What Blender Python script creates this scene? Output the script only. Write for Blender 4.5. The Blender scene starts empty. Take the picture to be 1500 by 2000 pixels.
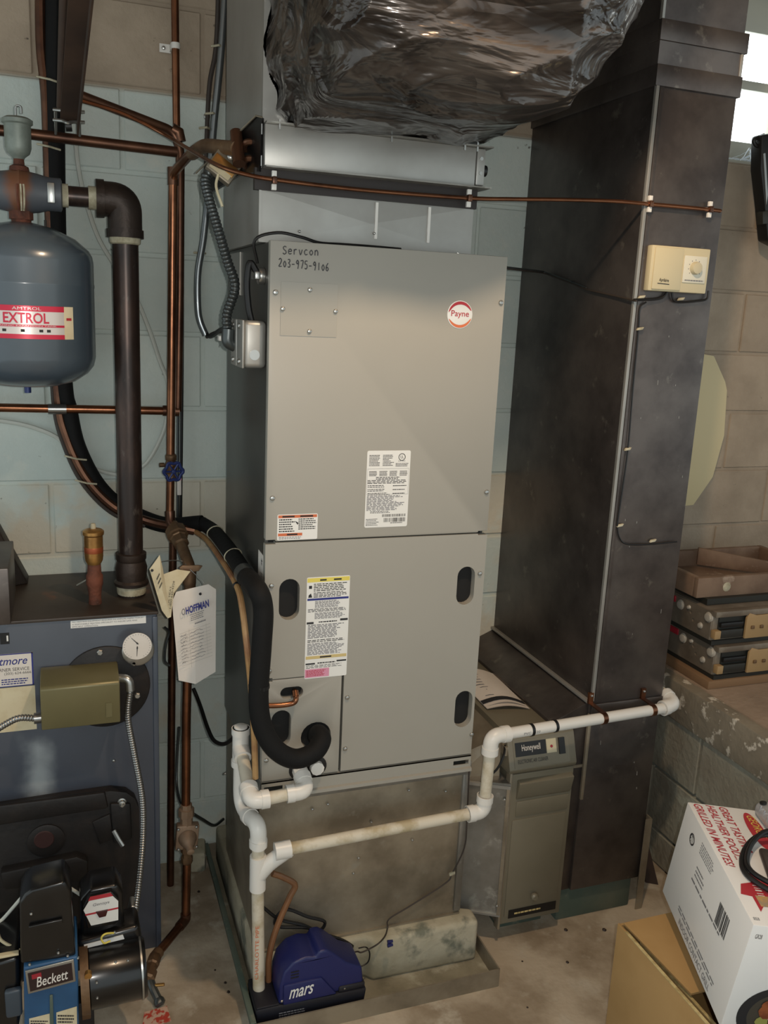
import bpy, bmesh, math, random
from mathutils import Vector, Matrix, noise
from mathutils.geometry import tessellate_polygon
random.seed(7)
V = Vector
scn = bpy.context.scene
col = scn.collection
# ------------------------------------------------------------------ camera
F_PX, PITCH, YAW, ROLL = 1733.668, 0.224945, 0.351072, 0.047253
CAM = V((0.0, -2.5196, 1.7193))
FW = V((math.sin(YAW)*math.cos(PITCH), math.cos(YAW)*math.cos(PITCH), -math.sin(PITCH)))
_r = V((math.cos(YAW), -math.sin(YAW), 0)); _u = _r.cross(FW)
RT = _r*math.cos(ROLL) + _u*math.sin(ROLL)
UP = -_r*math.sin(ROLL) + _u*math.cos(ROLL)
cd = bpy.data.cameras.new('camera'); co = bpy.data.objects.new('camera', cd); col.objects.link(co)
cd.sensor_fit = 'VERTICAL'; cd.sensor_height = 32.0; cd.lens = F_PX/2000*32.0; cd.clip_start = 0.02
co.matrix_world = Matrix(((RT.x, UP.x, -FW.x, CAM.x), (RT.y, UP.y, -FW.y, CAM.y), (RT.z, UP.z, -FW.z, CAM.z), (0, 0, 0, 1)))
scn.camera = co
# ------------------------------------------------------------------ light
def lamp(name, kind, loc, energy, color, size=0.05, rot=None):
    ld = bpy.data.lights.new(name, kind); ld.energy = energy; ld.color = color
    if kind == 'AREA': ld.size = size
    else: ld.shadow_soft_size = size
    o = bpy.data.objects.new(name, ld); col.objects.link(o); o.location = loc
    if rot: o.rotation_euler = rot
    return o
w = bpy.data.worlds.new('basement_air'); scn.world = w; w.use_nodes = True
w.node_tree.nodes['Background'].inputs[0].default_value = (0.72, 0.81, 0.83, 1)
w.node_tree.nodes['Background'].inputs[1].default_value = 0.78
lamp('camera_flash_offscreen', 'POINT', CAM + RT*0.035 + UP*0.012, 28, (1.0, 0.96, 0.90), 0.006)
lamp('ceiling_lamp_offscreen', 'POINT', (0.72, -1.46, 2.62), 42, (1.0, 0.74, 0.50), 0.035)
scn.view_settings.view_transform = 'Standard'; scn.view_settings.look = 'None'
scn.view_settings.gamma = 1.0; scn.view_settings.use_curve_mapping = False
scn.view_settings.exposure = 0.52

# ------------------------------------------------------------------ measuring helpers: a sight line met with a plane of the room
def _ray(px, py): return FW*F_PX + RT*(px-750) - UP*(py-1000)
def P(px, py, y): d = _ray(px, py); return CAM + d*((y-CAM.y)/d.y)
def PX(px, py, x): d = _ray(px, py); return CAM + d*((x-CAM.x)/d.x)
def PZ(px, py, z): d = _ray(px, py); return CAM + d*((z-CAM.z)/d.z)
def PP(lst): return [P(*q) for q in lst]

# ------------------------------------------------------------------ materials
def lin(c):
    return tuple(((x/255)/12.92 if x/255 <= .04045 else ((x/255+.055)/1.055)**2.4) for x in c) + (1,)
class NT:
    def __init__(s, m): s.t = m.node_tree; s.n = s.t.nodes
    def add(s, kind, **kw):
        nd = s.n.new(kind)
        for k, v in kw.items():
            if k in nd.inputs.keys() if not hasattr(nd, k) else False: nd.inputs[k].default_value = v
            else: setattr(nd, k, v)
        return nd
    def link(s, a, b): s.t.links.new(a, b)
MATS = {}
def mat(name, c, rough=.5, metal=0, c2=None, ns=8, lo=.4, hi=.65, bump=0, bs=60, c3=None, ns3=30, lo3=.6, hi3=.72, stretch=None, emit=0, trans=0, coat=0, detail=5, spec=None):
    m = bpy.data.materials.new(name); m.use_nodes = True; n = NT(m); b = n.n['Principled BSDF']
    b.inputs['Base Color'].default_value = lin(c); b.inputs['Roughness'].default_value = rough; b.inputs['Metallic'].default_value = metal
    if spec is not None: b.inputs['Specular IOR Level'].default_value = spec
    if coat: b.inputs['Coat Weight'].default_value = coat; b.inputs['Coat Roughness'].default_value = .15
    if trans: b.inputs['Transmission Weight'].default_value = trans
    if emit:
        b.inputs['Emission Color'].default_value = lin(c); b.inputs['Emission Strength'].default_value = emit
    tc = n.add('ShaderNodeTexCoord'); src = tc.outputs['Object']
    if stretch:
        mp = n.add('ShaderNodeMapping'); mp.inputs['Scale'].default_value = stretch; n.link(src, mp.inputs['Vector']); src = mp.outputs['Vector']
    def noisy(scale, a, z):
        t = n.add('ShaderNodeTexNoise'); t.inputs['Scale'].default_value = scale; t.inputs['Detail'].default_value = detail; t.inputs['Roughness'].default_value = .6
        n.link(src, t.inputs['Vector'])
        mr = n.add('ShaderNodeMapRange'); mr.inputs['From Min'].default_value = a; mr.inputs['From Max'].default_value = z
        n.link(t.outputs['Fac'], mr.inputs['Value']); return mr.outputs['Result']
    if c2:
        mx = n.add('ShaderNodeMix', data_type='RGBA'); mx.inputs[6].default_value = lin(c); mx.inputs[7].default_value = lin(c2)
        n.link(noisy(ns, lo, hi), mx.inputs[0]); out = mx.outputs[2]
        if c3:
            my = n.add('ShaderNodeMix', data_type='RGBA'); my.inputs[7].default_value = lin(c3)
            n.link(out, my.inputs[6]); n.link(noisy(ns3, lo3, hi3), my.inputs[0]); out = my.outputs[2]
        n.link(out, b.inputs['Base Color'])
    if bump:
        t = n.add('ShaderNodeTexNoise'); t.inputs['Scale'].default_value = bs; t.inputs['Detail'].default_value = 4
        n.link(src, t.inputs['Vector'])
        bp = n.add('ShaderNodeBump'); bp.inputs['Strength'].default_value = bump; bp.inputs['Distance'].default_value = .01
        n.link(t.outputs['Fac'], bp.inputs['Height']); n.link(bp.outputs['Normal'], b.inputs['Normal'])
    MATS[name] = m
    return m
def block_mat():
    m = bpy.data.materials.new('painted_block'); m.use_nodes = True; n = NT(m); b = n.n['Principled BSDF']; b.inputs['Roughness'].default_value = .85
    g = n.add('ShaderNodeNewGeometry'); sp = n.add('ShaderNodeSeparateXYZ'); n.link(g.outputs['Position'], sp.inputs[0])
    oi = n.add('ShaderNodeObjectInfo')
    def noi(sc, det=5):
        t = n.add('ShaderNodeTexNoise'); t.inputs['Scale'].default_value = sc; t.inputs['Detail'].default_value = det; t.inputs['Roughness'].default_value = .6
        n.link(g.outputs['Position'], t.inputs['Vector']); return t.outputs['Fac']
    def mr(s, a, z, c=0, d=1):
        k = n.add('ShaderNodeMapRange'); n.link(s, k.inputs['Value'])
        for i, v in zip(('From Min', 'From Max', 'To Min', 'To Max'), (a, z, c, d)): k.inputs[i].default_value = v
        return k.outputs['Result']
    def mth(op, a, c):
        k = n.add('ShaderNodeMath', operation=op)
        for i, v in enumerate((a, c)):
            if isinstance(v, (int, float)): k.inputs[i].default_value = v
            else: n.link(v, k.inputs[i])
        return k.outputs[0]
    def mix(a, c, f):
        k = n.add('ShaderNodeMix', data_type='RGBA')
        for i, v in ((6, a), (7, c)):
            if isinstance(v, tuple): k.inputs[i].default_value = lin(v)
            else: n.link(v, k.inputs[i])
        n.link(f, k.inputs[0]); return k.outputs[2]
    # paint stops at the course below z 2.24 and at the part of the wall beyond the return duct
    up = mr(sp.outputs['Z'], 2.222, 2.236); rgt = mr(sp.outputs['X'], 1.66, 1.72)
    bare_band = mth('MULTIPLY', mr(sp.outputs['Z'], 1.225, 1.215), mth('MULTIPLY', mr(sp.outputs['Z'], 1.0, 1.02), mr(noi(2.3), .44, .5)))
    bare_band2 = mth('MULTIPLY', mr(sp.outputs['Z'], .98, .9), mr(noi(2.6), .52, .62))
    bare = mth('MAXIMUM', mth('MAXIMUM', up, rgt), mth('MAXIMUM', bare_band, bare_band2))
    paint = mix((200, 208, 201), (184, 197, 192), mr(noi(3), .35, .65))
    paint = mix(paint, (208, 210, 200), mr(noi(9), .58, .75))
    raw = mix((164, 149, 130), (146, 132, 114), mr(noi(5), .4, .65))
    c = mix(paint, (196, 192, 176), mth('MAXIMUM', bare_band, bare_band2)); c = mix(c, raw, mth('MAXIMUM', up, rgt))
    c = mix(c, (70, 62, 52), mr(noi(26, 3), .70, .76))
    hs = n.add('ShaderNodeHueSaturation'); n.link(c, hs.inputs['Color']); n.link(mr(oi.outputs['Random'], 0, 1, .92, 1.06), hs.inputs['Value'])
    n.link(hs.outputs[0], b.inputs['Base Color'])
    bp = n.add('ShaderNodeBump'); bp.inputs['Strength'].default_value = .35; bp.inputs['Distance'].default_value = .006
    n.link(noi(70), bp.inputs['Height']); n.link(bp.outputs['Normal'], b.inputs['Normal'])
    return m
BLOCK = block_mat()
MORTAR = mat('mortar', (112, 122, 118), .9, c2=(128, 122, 108), ns=3, bump=.3)
FLOOR = mat('floor_concrete', (178, 166, 147), .8, c2=(138, 124, 104), ns=4, lo=.42, hi=.62, c3=(182, 174, 158), ns3=9, lo3=.55, hi3=.68, bump=.3, bs=25)
CEIL = mat('ceiling_board', (95, 82, 66), .9, c2=(80, 68, 54))
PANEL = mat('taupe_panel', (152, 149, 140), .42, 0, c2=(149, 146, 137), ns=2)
GALV = mat('galvanised', (150, 148, 142), .40, .5, c2=(118, 114, 106), ns=5, c3=(168, 166, 158), ns3=14, lo3=.6, hi3=.7, bump=.05, bs=30)
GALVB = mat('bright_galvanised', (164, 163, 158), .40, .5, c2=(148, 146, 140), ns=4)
GALVD = mat('dull_galvanised', (156, 146, 128), .45, .5, c2=(120, 110, 94), ns=6, c3=(150, 144, 130), ns3=18, lo3=.62, hi3=.75, bump=.05, bs=25)
DUCT = mat('return_sheet_metal', (106, 99, 95), .42, .75, c2=(80, 74, 72), ns=7, lo=.38, hi=.66, c3=(128, 122, 114), ns3=20, lo3=.63, hi3=.74, bump=.04, bs=20)
SIDE_SHADED = mat('shaded_side_metal', (84, 84, 80), .34, .5, c2=(74, 73, 69), ns=3)  # cabinet side lies in shade; that darkness is put into this grey
BLACK = mat('black_plastic', (16, 16, 17), .45)
VOID = mat('black_liner', (15, 15, 15), .8)
RUBBER = mat('black_foam', (13, 13, 13), .75, bump=.1, bs=80, spec=.25)
BRNSTRIP = mat('dark_brown_strip', (34, 27, 24), .55)
COPPER = mat('copper', (146, 98, 70), .28, .9, c2=(104, 68, 50), ns=9, lo=.4, hi=.65)
COPPERD = mat('aged_copper', (108, 76, 58), .38, .8, c2=(76, 52, 42), ns=10)
BRASS = mat('brass', (196, 150, 86), .30, .8, c2=(146, 104, 60), ns=14)
REGB = mat('regulator_bronze', (150, 126, 104), .5, .3, c2=(124, 100, 80), ns=14)
BRASSD = mat('dull_bronze', (126, 100, 74), .5, .6, c2=(96, 72, 52), ns=14, bump=.15, bs=40)
IRON = mat('black_iron_pipe', (48, 40, 37), .34, .5, c2=(80, 62, 54), ns=14, c3=(92, 84, 78), ns3=40, lo3=.6, hi3=.7, stretch=(1, 1, .35))
CASTI = mat('cast_iron', (58, 48, 42), .5, .5, c2=(44, 36, 32), ns=12, bump=.15)
RUST = mat('rusty_fitting', (110, 62, 44), .8, .1, c2=(70, 42, 32), ns=22, c3=(160, 130, 112), ns3=35, lo3=.66, hi3=.72, bump=.4)
TAPE = mat('thread_tape', (186, 180, 156), .8, c2=(150, 142, 118), ns=40)
TANK = mat('tank_paint', (74, 86, 96), .28, 0, c2=(66, 77, 87), ns=3, coat=.4)
PURGER = mat('purger_paint', (84, 88, 94), .5, 0, c2=(70, 72, 76), ns=8, c3=(116, 74, 44), ns3=11, lo3=.60, hi3=.7)
BOILER = mat('boiler_jacket', (66, 72, 83), .38, 0, c2=(56, 65, 80), ns=3, coat=.2)
BOILTOP = mat('boiler_top', (66, 58, 52), .45, .2, c2=(52, 44, 38), ns=6, c3=(104, 66, 44), ns3=9, lo3=.66, hi3=.76)
BURNBLK = mat('burner_black', (18, 17, 17), .28, .1, coat=.3)
CASTBLK = mat('cast_black_door', (26, 23, 22), .55, .2, c2=(44, 36, 32), ns=7, lo=.5, hi=.7, bump=.1)
BLUEH = mat('burner_blue', (40, 84, 124), .45, c2=(34, 72, 108), ns=8)
OLIVE = mat('olive_cover', (112, 106, 74), .38, .3, c2=(104, 98, 68), ns=3)
EACP = mat('cleaner_taupe', (116, 110, 94), .42, .1, c2=(108, 102, 86), ns=4)
PVC = mat('white_pvc', (214, 211, 204), .35)
PVCD = mat('stained_pvc', (200, 192, 174), .5, c2=(170, 156, 126), ns=16, lo=.48, hi=.66, c3=(110, 98, 76), ns3=26, lo3=.68, hi3=.76)
WHITE = mat('white_label', (220, 220, 216), .5)
PAPER = mat('paper', (214, 208, 200), .8, c2=(204, 196, 186), ns=5)
PAPERY = mat('aged_paper', (206, 196, 166), .8, c2=(184, 168, 132), ns=9, lo=.45, hi=.7)
INK = mat('black_ink', (34, 34, 36), .7)
INKG = mat('grey_ink', (112, 112, 116), .7)
INKB = mat('blue_ink', (40, 48, 120), .7)
INKR = mat('red_ink', (172, 44, 54), .6)
INKO = mat('orange_ink', (196, 104, 64), .6)
INKY = mat('yellow_ink', (214, 198, 92), .6)
INKP = mat('pink_ink', (206, 142, 166), .6)
INKT = mat('tan_ink', (196, 176, 120), .6)
MARKER = mat('marker_ink', (62, 62, 64), .7)
LABELR = mat('tank_label_red', (190, 40, 66), .35, .2)
LABELS = mat('tank_label_silver', (206, 200, 196), .3, .3)
CREAM = mat('cream_plastic', (196, 184, 150), .45)
CREAMD = mat('cream_dial', (188, 178, 148), .4)
CREAMW = mat('cream_panel', (206, 190, 148), .6)
BLUEP = mat('pump_blue', (24, 31, 84), .42, bump=.05, bs=120)
NAVY = mat('pump_tank_black', (20, 21, 30), .5)
WOOD = mat('dark_wood', (66, 48, 36), .7, c2=(48, 34, 26), ns=6, stretch=(1, 1, .1))
PINE = mat('tan_line_cover', (178, 140, 92), .5, .2, c2=(140, 96, 66), ns=12)
CARD = mat('cardboard', (172, 140, 92), .8, c2=(160, 128, 80), ns=4)
CARDE = mat('cardboard_edge', (196, 180, 130), .9, c2=(150, 130, 84), ns=40)
BOXW = mat('white_carton', (226, 226, 224), .38, c2=(220, 221, 220), ns=3)
SILVER = mat('silver_plastic', (178, 180, 182), .3, .4)
STEEL = mat('zinc_steel', (176, 176, 172), .32, .9)
FLEX = mat('flex_conduit_steel', (150, 150, 148), .3, .9)
FLEXD = mat('grey_flex_conduit', (84, 88, 88), .35, .7)
EMT = mat('emt_conduit', (150, 156, 158), .3, .85)
CABLEW = mat('white_cable', (190, 194, 186), .6)
CABLEB = mat('black_cable', (16, 15, 15), .45)
CABLEBR = mat('brown_cable', (54, 46, 40), .6)
TEAL = mat('teal_painted_metal', (84, 100, 92), .55, .3, c2=(104, 112, 100), ns=7, c3=(132, 130, 114), ns3=16, lo3=.6, hi3=.7)
PANM = mat('mineral_stained_pan', (150, 144, 124), .7, .1, c2=(118, 112, 94), ns=7, c3=(176, 172, 154), ns3=10, lo3=.55, hi3=.68, bump=.2)
PADC = mat('pad_concrete', (150, 144, 122), .9, c2=(176, 170, 150), ns=6, c3=(110, 112, 98), ns3=7, lo3=.58, hi3=.66, bump=.6, bs=18)
LEDGEC = mat('ledge_concrete', (136, 128, 112), .9, c2=(112, 104, 90), ns=5, c3=(206, 200, 186), ns3=20, lo3=.57, hi3=.63, bump=.6, bs=20)
LEDGETOP = mat('ledge_top_concrete', (158, 138, 118), .9, c2=(136, 118, 100), ns=4, bump=.3)
LEDGEB = mat('ledge_block', (148, 148, 134), .9, c2=(130, 124, 110), ns=4, c3=(164, 166, 152), ns3=3, lo3=.55, hi3=.6, bump=.4, bs=50)
RUSTB = mat('rusty_brown_metal', (128, 106, 88), .7, .1, c2=(104, 82, 66), ns=7, c3=(150, 132, 116), ns3=14, lo3=.62, hi3=.7, bump=.1)
CASEM = mat('case_metal', (138, 128, 114), .5, .4, c2=(110, 100, 88), ns=8, c3=(140, 132, 118), ns3=20, lo3=.62, hi3=.72)
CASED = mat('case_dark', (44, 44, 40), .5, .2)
TANPL = mat('tan_fibre_plate', (160, 132, 92), .6)
YELLOWI = mat('yellow_insulation', (170, 158, 96), .9, c2=(140, 128, 80), ns=30, bump=.5)
WINW = mat('window_paint', (176, 176, 164), .6)
GLOW = mat('daylit_pane', (240, 250, 252), .3, emit=3.2)
WEB = mat('cobweb_white', (214, 222, 230), .9)
REDPL = mat('red_tab', (150, 36, 48), .4)
HANDLEB = mat('blue_handwheel', (38, 52, 104), .35, .2)
def mask_mat(name, c, c2, ctr, half, soft, amp, ns, rough, coat=0, c3=None):
    m = mat(name, c, rough, coat=coat, c2=c3 or tuple(int(x*.9) for x in c), ns=4); n = NT(m); b = n.n['Principled BSDF']
    tc = n.add('ShaderNodeTexCoord'); sp = n.add('ShaderNodeSeparateXYZ'); n.link(tc.outputs['Object'], sp.inputs[0])
    t = n.add('ShaderNodeTexNoise'); t.inputs['Scale'].default_value = ns; t.inputs['Detail'].default_value = 6; n.link(tc.outputs['Object'], t.inputs['Vector'])
    def mth(op, a, d):
        k = n.add('ShaderNodeMath', operation=op)
        for i, v in enumerate((a, d)):
            if isinstance(v, (int, float)): k.inputs[i].default_value = v
            elif v is not None: n.link(v, k.inputs[i])
        return k.outputs[0]
    nz = mth('MULTIPLY', mth('SUBTRACT', t.outputs['Fac'], .5), amp); tot = None
    for ax, cc, hh in zip('XYZ', ctr, half):
        if hh is None: continue
        d = mth('ADD', mth('ABSOLUTE', mth('SUBTRACT', sp.outputs[ax], cc), None), nz)
        mr = n.add('ShaderNodeMapRange', interpolation_type='SMOOTHSTEP'); n.link(d, mr.inputs['Value']); mr.inputs['From Min'].default_value = hh+soft; mr.inputs['From Max'].default_value = hh-soft
        tot = mr.outputs['Result'] if tot is None else mth('MULTIPLY', tot, mr.outputs['Result'])
    mx = n.add('ShaderNodeMix', data_type='RGBA'); old = b.inputs['Base Color'].links[0].from_socket
    n.link(old, mx.inputs[6]); mx.inputs[7].default_value = lin(c2); n.link(mth('MULTIPLY', tot, .85), mx.inputs[0]); n.link(mx.outputs[2], b.inputs['Base Color'])
    return m
def foil_mat():
    m = bpy.data.materials.new('crinkled_film'); m.use_nodes = True; n = NT(m); b = n.n['Principled BSDF']
    tc = n.add('ShaderNodeTexCoord')
    mp = n.add('ShaderNodeMapping'); mp.inputs['Scale'].default_value = (1.2, 3, 4.2); mp.inputs['Rotation'].default_value = (0, .30, 0); n.link(tc.outputs['Object'], mp.inputs['Vector'])
    t = n.add('ShaderNodeTexNoise'); t.inputs['Scale'].default_value = 3.0; t.inputs['Detail'].default_value = 3.5; t.inputs['Roughness'].default_value = .5; t.inputs['Distortion'].default_value = .7
    n.link(mp.outputs['Vector'], t.inputs['Vector'])
    v = n.add('ShaderNodeTexVoronoi', feature='DISTANCE_TO_EDGE'); v.inputs['Scale'].default_value = 3.2; v.inputs['Randomness'].default_value = 1; n.link(mp.outputs['Vector'], v.inputs['Vector'])
    mr = n.add('ShaderNodeMapRange'); n.link(t.outputs['Fac'], mr.inputs['Value']); mr.inputs['From Min'].default_value = .38; mr.inputs['From Max'].default_value = .62
    mx = n.add('ShaderNodeMix', data_type='RGBA'); mx.inputs[6].default_value = lin((42, 36, 33)); mx.inputs[7].default_value = lin((92, 85, 80)); n.link(mr.outputs['Result'], mx.inputs[0])
    n.link(mx.outputs[2], b.inputs['Base Color'])
    b.inputs['Metallic'].default_value = .55; b.inputs['Roughness'].default_value = .30; b.inputs['Coat Weight'].default_value = .4; b.inputs['Coat Roughness'].default_value = .08
    vr = n.add('ShaderNodeMapRange'); n.link(v.outputs['Distance'], vr.inputs['Value']); vr.inputs['From Max'].default_value = .16
    ad = n.add('ShaderNodeMath', operation='ADD'); n.link(t.outputs['Fac'], ad.inputs[0])
    ml = n.add('ShaderNodeMath', operation='MULTIPLY'); n.link(vr.outputs['Result'], ml.inputs[0]); ml.inputs[1].default_value = .10; n.link(ml.outputs[0], ad.inputs[1])
    bp = n.add('ShaderNodeBump'); bp.inputs['Strength'].default_value = 1; bp.inputs['Distance'].default_value = .035
    n.link(ad.outputs[0], bp.inputs['Height']); n.link(bp.outputs['Normal'], b.inputs['Normal']); n.link(bp.outputs['Normal'], b.inputs['Coat Normal'])
    return m
FOIL = foil_mat()

# ------------------------------------------------------------------ geometry helpers
ORG = {}
def _link(o, parent, org):
    col.objects.link(o); ORG[o.name] = org
    if parent is not None: o.parent = parent
    return o
def tag(o, label=None, cat=None, group=None, kind=None):
    for k, v in (('label', label), ('category', cat), ('group', group), ('kind', kind)):
        if v: o[k] = v
    return o
def thing(name, label, cat, loc, group=None):
    o = bpy.data.objects.new(name, None); o.empty_display_size = .05; o.location = loc
    _link(o, None, V(loc)); return tag(o, label, cat, group)
def fillet(pts, r, n=5):
    pts = [V(p) for p in pts]; out = [pts[0]]
    for i in range(1, len(pts)-1):
        a, b, c = pts[i-1], pts[i], pts[i+1]; d1 = (a-b); d2 = (c-b); l = min(r, d1.length*.49, d2.length*.49)
        p1 = b+d1.normalized()*l; p2 = b+d2.normalized()*l
        for k in range(n+1):
            t = k/n; out.append(p1*(1-t)**2 + b*2*t*(1-t) + p2*t*t)
    out.append(pts[-1]); return out
def spline(pts, n=6):
    pts = [V(p) for p in pts]; q = [pts[0]*2-pts[1]]+pts+[pts[-1]*2-pts[-2]]; out = []
    for i in range(1, len(q)-2):
        p0, p1, p2, p3 = q[i-1:i+3]
        for k in range(n):
            t = k/n; out.append(.5*((2*p1)+(p2-p0)*t+(2*p0-5*p1+4*p2-p3)*t*t+(3*p1-p0-3*p2+p3)*t**3))
    out.append(pts[-1]); return out
def resample(pts, step):
    L = [0]
    for a, b in zip(pts, pts[1:]): L.append(L[-1]+(b-a).length)
    n = max(2, int(L[-1]/step)); out = []; j = 0
    for k in range(n+1):
        s = L[-1]*k/n
        while j < len(L)-2 and L[j+1] < s: j += 1
        t = (s-L[j])/max(1e-9, L[j+1]-L[j]); out.append(pts[j].lerp(pts[j+1], t))
    return out
class G:
    def __init__(s): s.v = []; s.f = []
    def add(s, vs, fs):
        b = len(s.v); s.v += [V(x) for x in vs]; s.f += [tuple(b+i for i in f) for f in fs]; return s
    def hexa(s, p):  # 8 corners: bottom ring 0-3, top ring 4-7
        return s.add(p, [(3, 2, 1, 0), (4, 5, 6, 7), (0, 1, 5, 4), (1, 2, 6, 5), (2, 3, 7, 6), (3, 0, 4, 7)])
    def box(s, x0, x1, y0, y1, z0, z1):
        return s.hexa([(x0, y0, z0), (x1, y0, z0), (x1, y1, z0), (x0, y1, z0), (x0, y0, z1), (x1, y0, z1), (x1, y1, z1), (x0, y1, z1)])
    def obox(s, c, ax, ay, az):
        c = V(c); ax = V(ax); ay = V(ay); az = V(az)
        return s.hexa([c-ax-ay-az, c+ax-ay-az, c+ax+ay-az, c-ax+ay-az, c-ax-ay+az, c+ax-ay+az, c+ax+ay+az, c-ax+ay+az])
    def prism(s, poly, ext):
        ext = V(ext); n = len(poly); vs = [V(p) for p in poly]; tri = tessellate_polygon([vs])
        return s.add(vs+[p+ext for p in vs], [tuple(t) for t in tri]+[tuple(n+i for i in reversed(t)) for t in tri]+[(i, (i+1) % n, n+(i+1) % n, n+i) for i in range(n)])
    def holed(s, outer, holes, ext):
        loops = [[V(p) for p in outer]]+[[V(p) for p in h] for h in holes]; allv = [p for l in loops for p in l]; n = len(allv); ext = V(ext)
        tri = tessellate_polygon(loops); fs = [tuple(t) for t in tri]+[tuple(n+i for i in reversed(t)) for t in tri]; b = 0
        for l in loops:
            m = len(l); fs += [(b+i, b+(i+1) % m, n+b+(i+1) % m, n+b+i) for i in range(m)]; b += m
        return s.add(allv+[p+ext for p in allv], fs)
    def tube(s, pts, r, n=12, caps=True):
        pts = [V(p) for p in pts]; rs = r if isinstance(r, (list, tuple)) else [r]*len(pts)
        t0 = (pts[1]-pts[0]).normalized(); u = t0.orthogonal().normalized(); vs = []; fs = []
        for i, p in enumerate(pts):
            a = pts[max(0, i-1)]; b = pts[min(len(pts)-1, i+1)]; t = (b-a)
            t = t.normalized() if t.length > 1e-9 else t0
            u = (u-t*u.dot(t)); u = u.normalized() if u.length > 1e-6 else t.orthogonal().normalized(); w_ = t.cross(u)
            for k in range(n):
                an = 2*math.pi*k/n; vs.append(p+(u*math.cos(an)+w_*math.sin(an))*rs[i])
        for i in range(len(pts)-1):
            for k in range(n): fs.append((i*n+k, i*n+(k+1) % n, (i+1)*n+(k+1) % n, (i+1)*n+k))
        if caps: fs.append(tuple(reversed(range(n)))); fs.append(tuple(range((len(pts)-1)*n, len(pts)*n)))
        return s.add(vs, fs)
    def cyl(s, a, b, r, n=20, r2=None): return s.tube([a, b], [r, r if r2 is None else r2], n)
    def lathe(s, base, axis, prof, n=28):  # prof [(radius, height)]
        base = V(base); ax = V(axis).normalized(); u = ax.orthogonal().normalized(); w_ = ax.cross(u); vs = []; fs = []
        for r, h in prof:
            for k in range(n):
                an = 2*math.pi*k/n; vs.append(base+ax*h+(u*math.cos(an)+w_*math.sin(an))*max(r, 1e-5))
        for i in range(len(prof)-1):
            for k in range(n): fs.append((i*n+k, i*n+(k+1) % n, (i+1)*n+(k+1) % n, (i+1)*n+k))
        fs.append(tuple(reversed(range(n)))); fs.append(tuple(range((len(prof)-1)*n, len(prof)*n)))
        return s.add(vs, fs)
    def build(s, name, m, parent=None, bev=0, seg=2, smooth=35, recalc=True, at=None):
        org = ORG[parent.name] if parent is not None else (V(at) if at is not None else V((0, 0, 0)))
        me = bpy.data.meshes.new(name); me.from_pydata([p-org for p in s.v], [], s.f); me.validate()
        bm = bmesh.new(); bm.from_mesh(me)
        if recalc: bmesh.ops.recalc_face_normals(bm, faces=bm.faces)
        if bev:
            es = [e for e in bm.edges if len(e.link_faces) == 2 and e.calc_face_angle(0) > .5]
            bmesh.ops.bevel(bm, geom=es, offset=bev, segments=seg, affect='EDGES', profile=.5, clamp_overlap=True)
        bm.to_mesh(me); bm.free(); me.materials.append(m)
        if smooth: me.shade_smooth(); me.set_sharp_from_angle(angle=math.radians(smooth))
        o = bpy.data.objects.new(name, me)
        if parent is None: o.location = org
        return _link(o, parent, org)
    def solo(s, name, m, label, cat, group=None, **kw):   # a thing that is one mesh
        zs = min(p.z for p in s.v); n = len(s.v); c = sum(s.v, V((0, 0, 0)))/n
        return tag(s.build(name, m, None, at=(c.x, c.y, zs), **kw), label, cat, group)
def stadium(cx, cz, hw, hh, y, n=10):
    out = []
    if hh >= hw:
        for k in range(n+1): a = math.pi*k/n; out.append(V((cx+hw*math.cos(a), y, cz+(hh-hw)+hw*math.sin(a))))
        for k in range(n+1): a = math.pi+math.pi*k/n; out.append(V((cx+hw*math.cos(a), y, cz-(hh-hw)+hw*math.sin(a))))
    else:
        for k in range(n+1): a = -math.pi/2+math.pi*k/n; out.append(V((cx+(hw-hh)+hh*math.cos(a), y, cz+hh*math.sin(a))))
        for k in range(n+1): a = math.pi/2+math.pi*k/n; out.append(V((cx-(hw-hh)+hh*math.cos(a), y, cz+hh*math.sin(a))))
    return out
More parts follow.
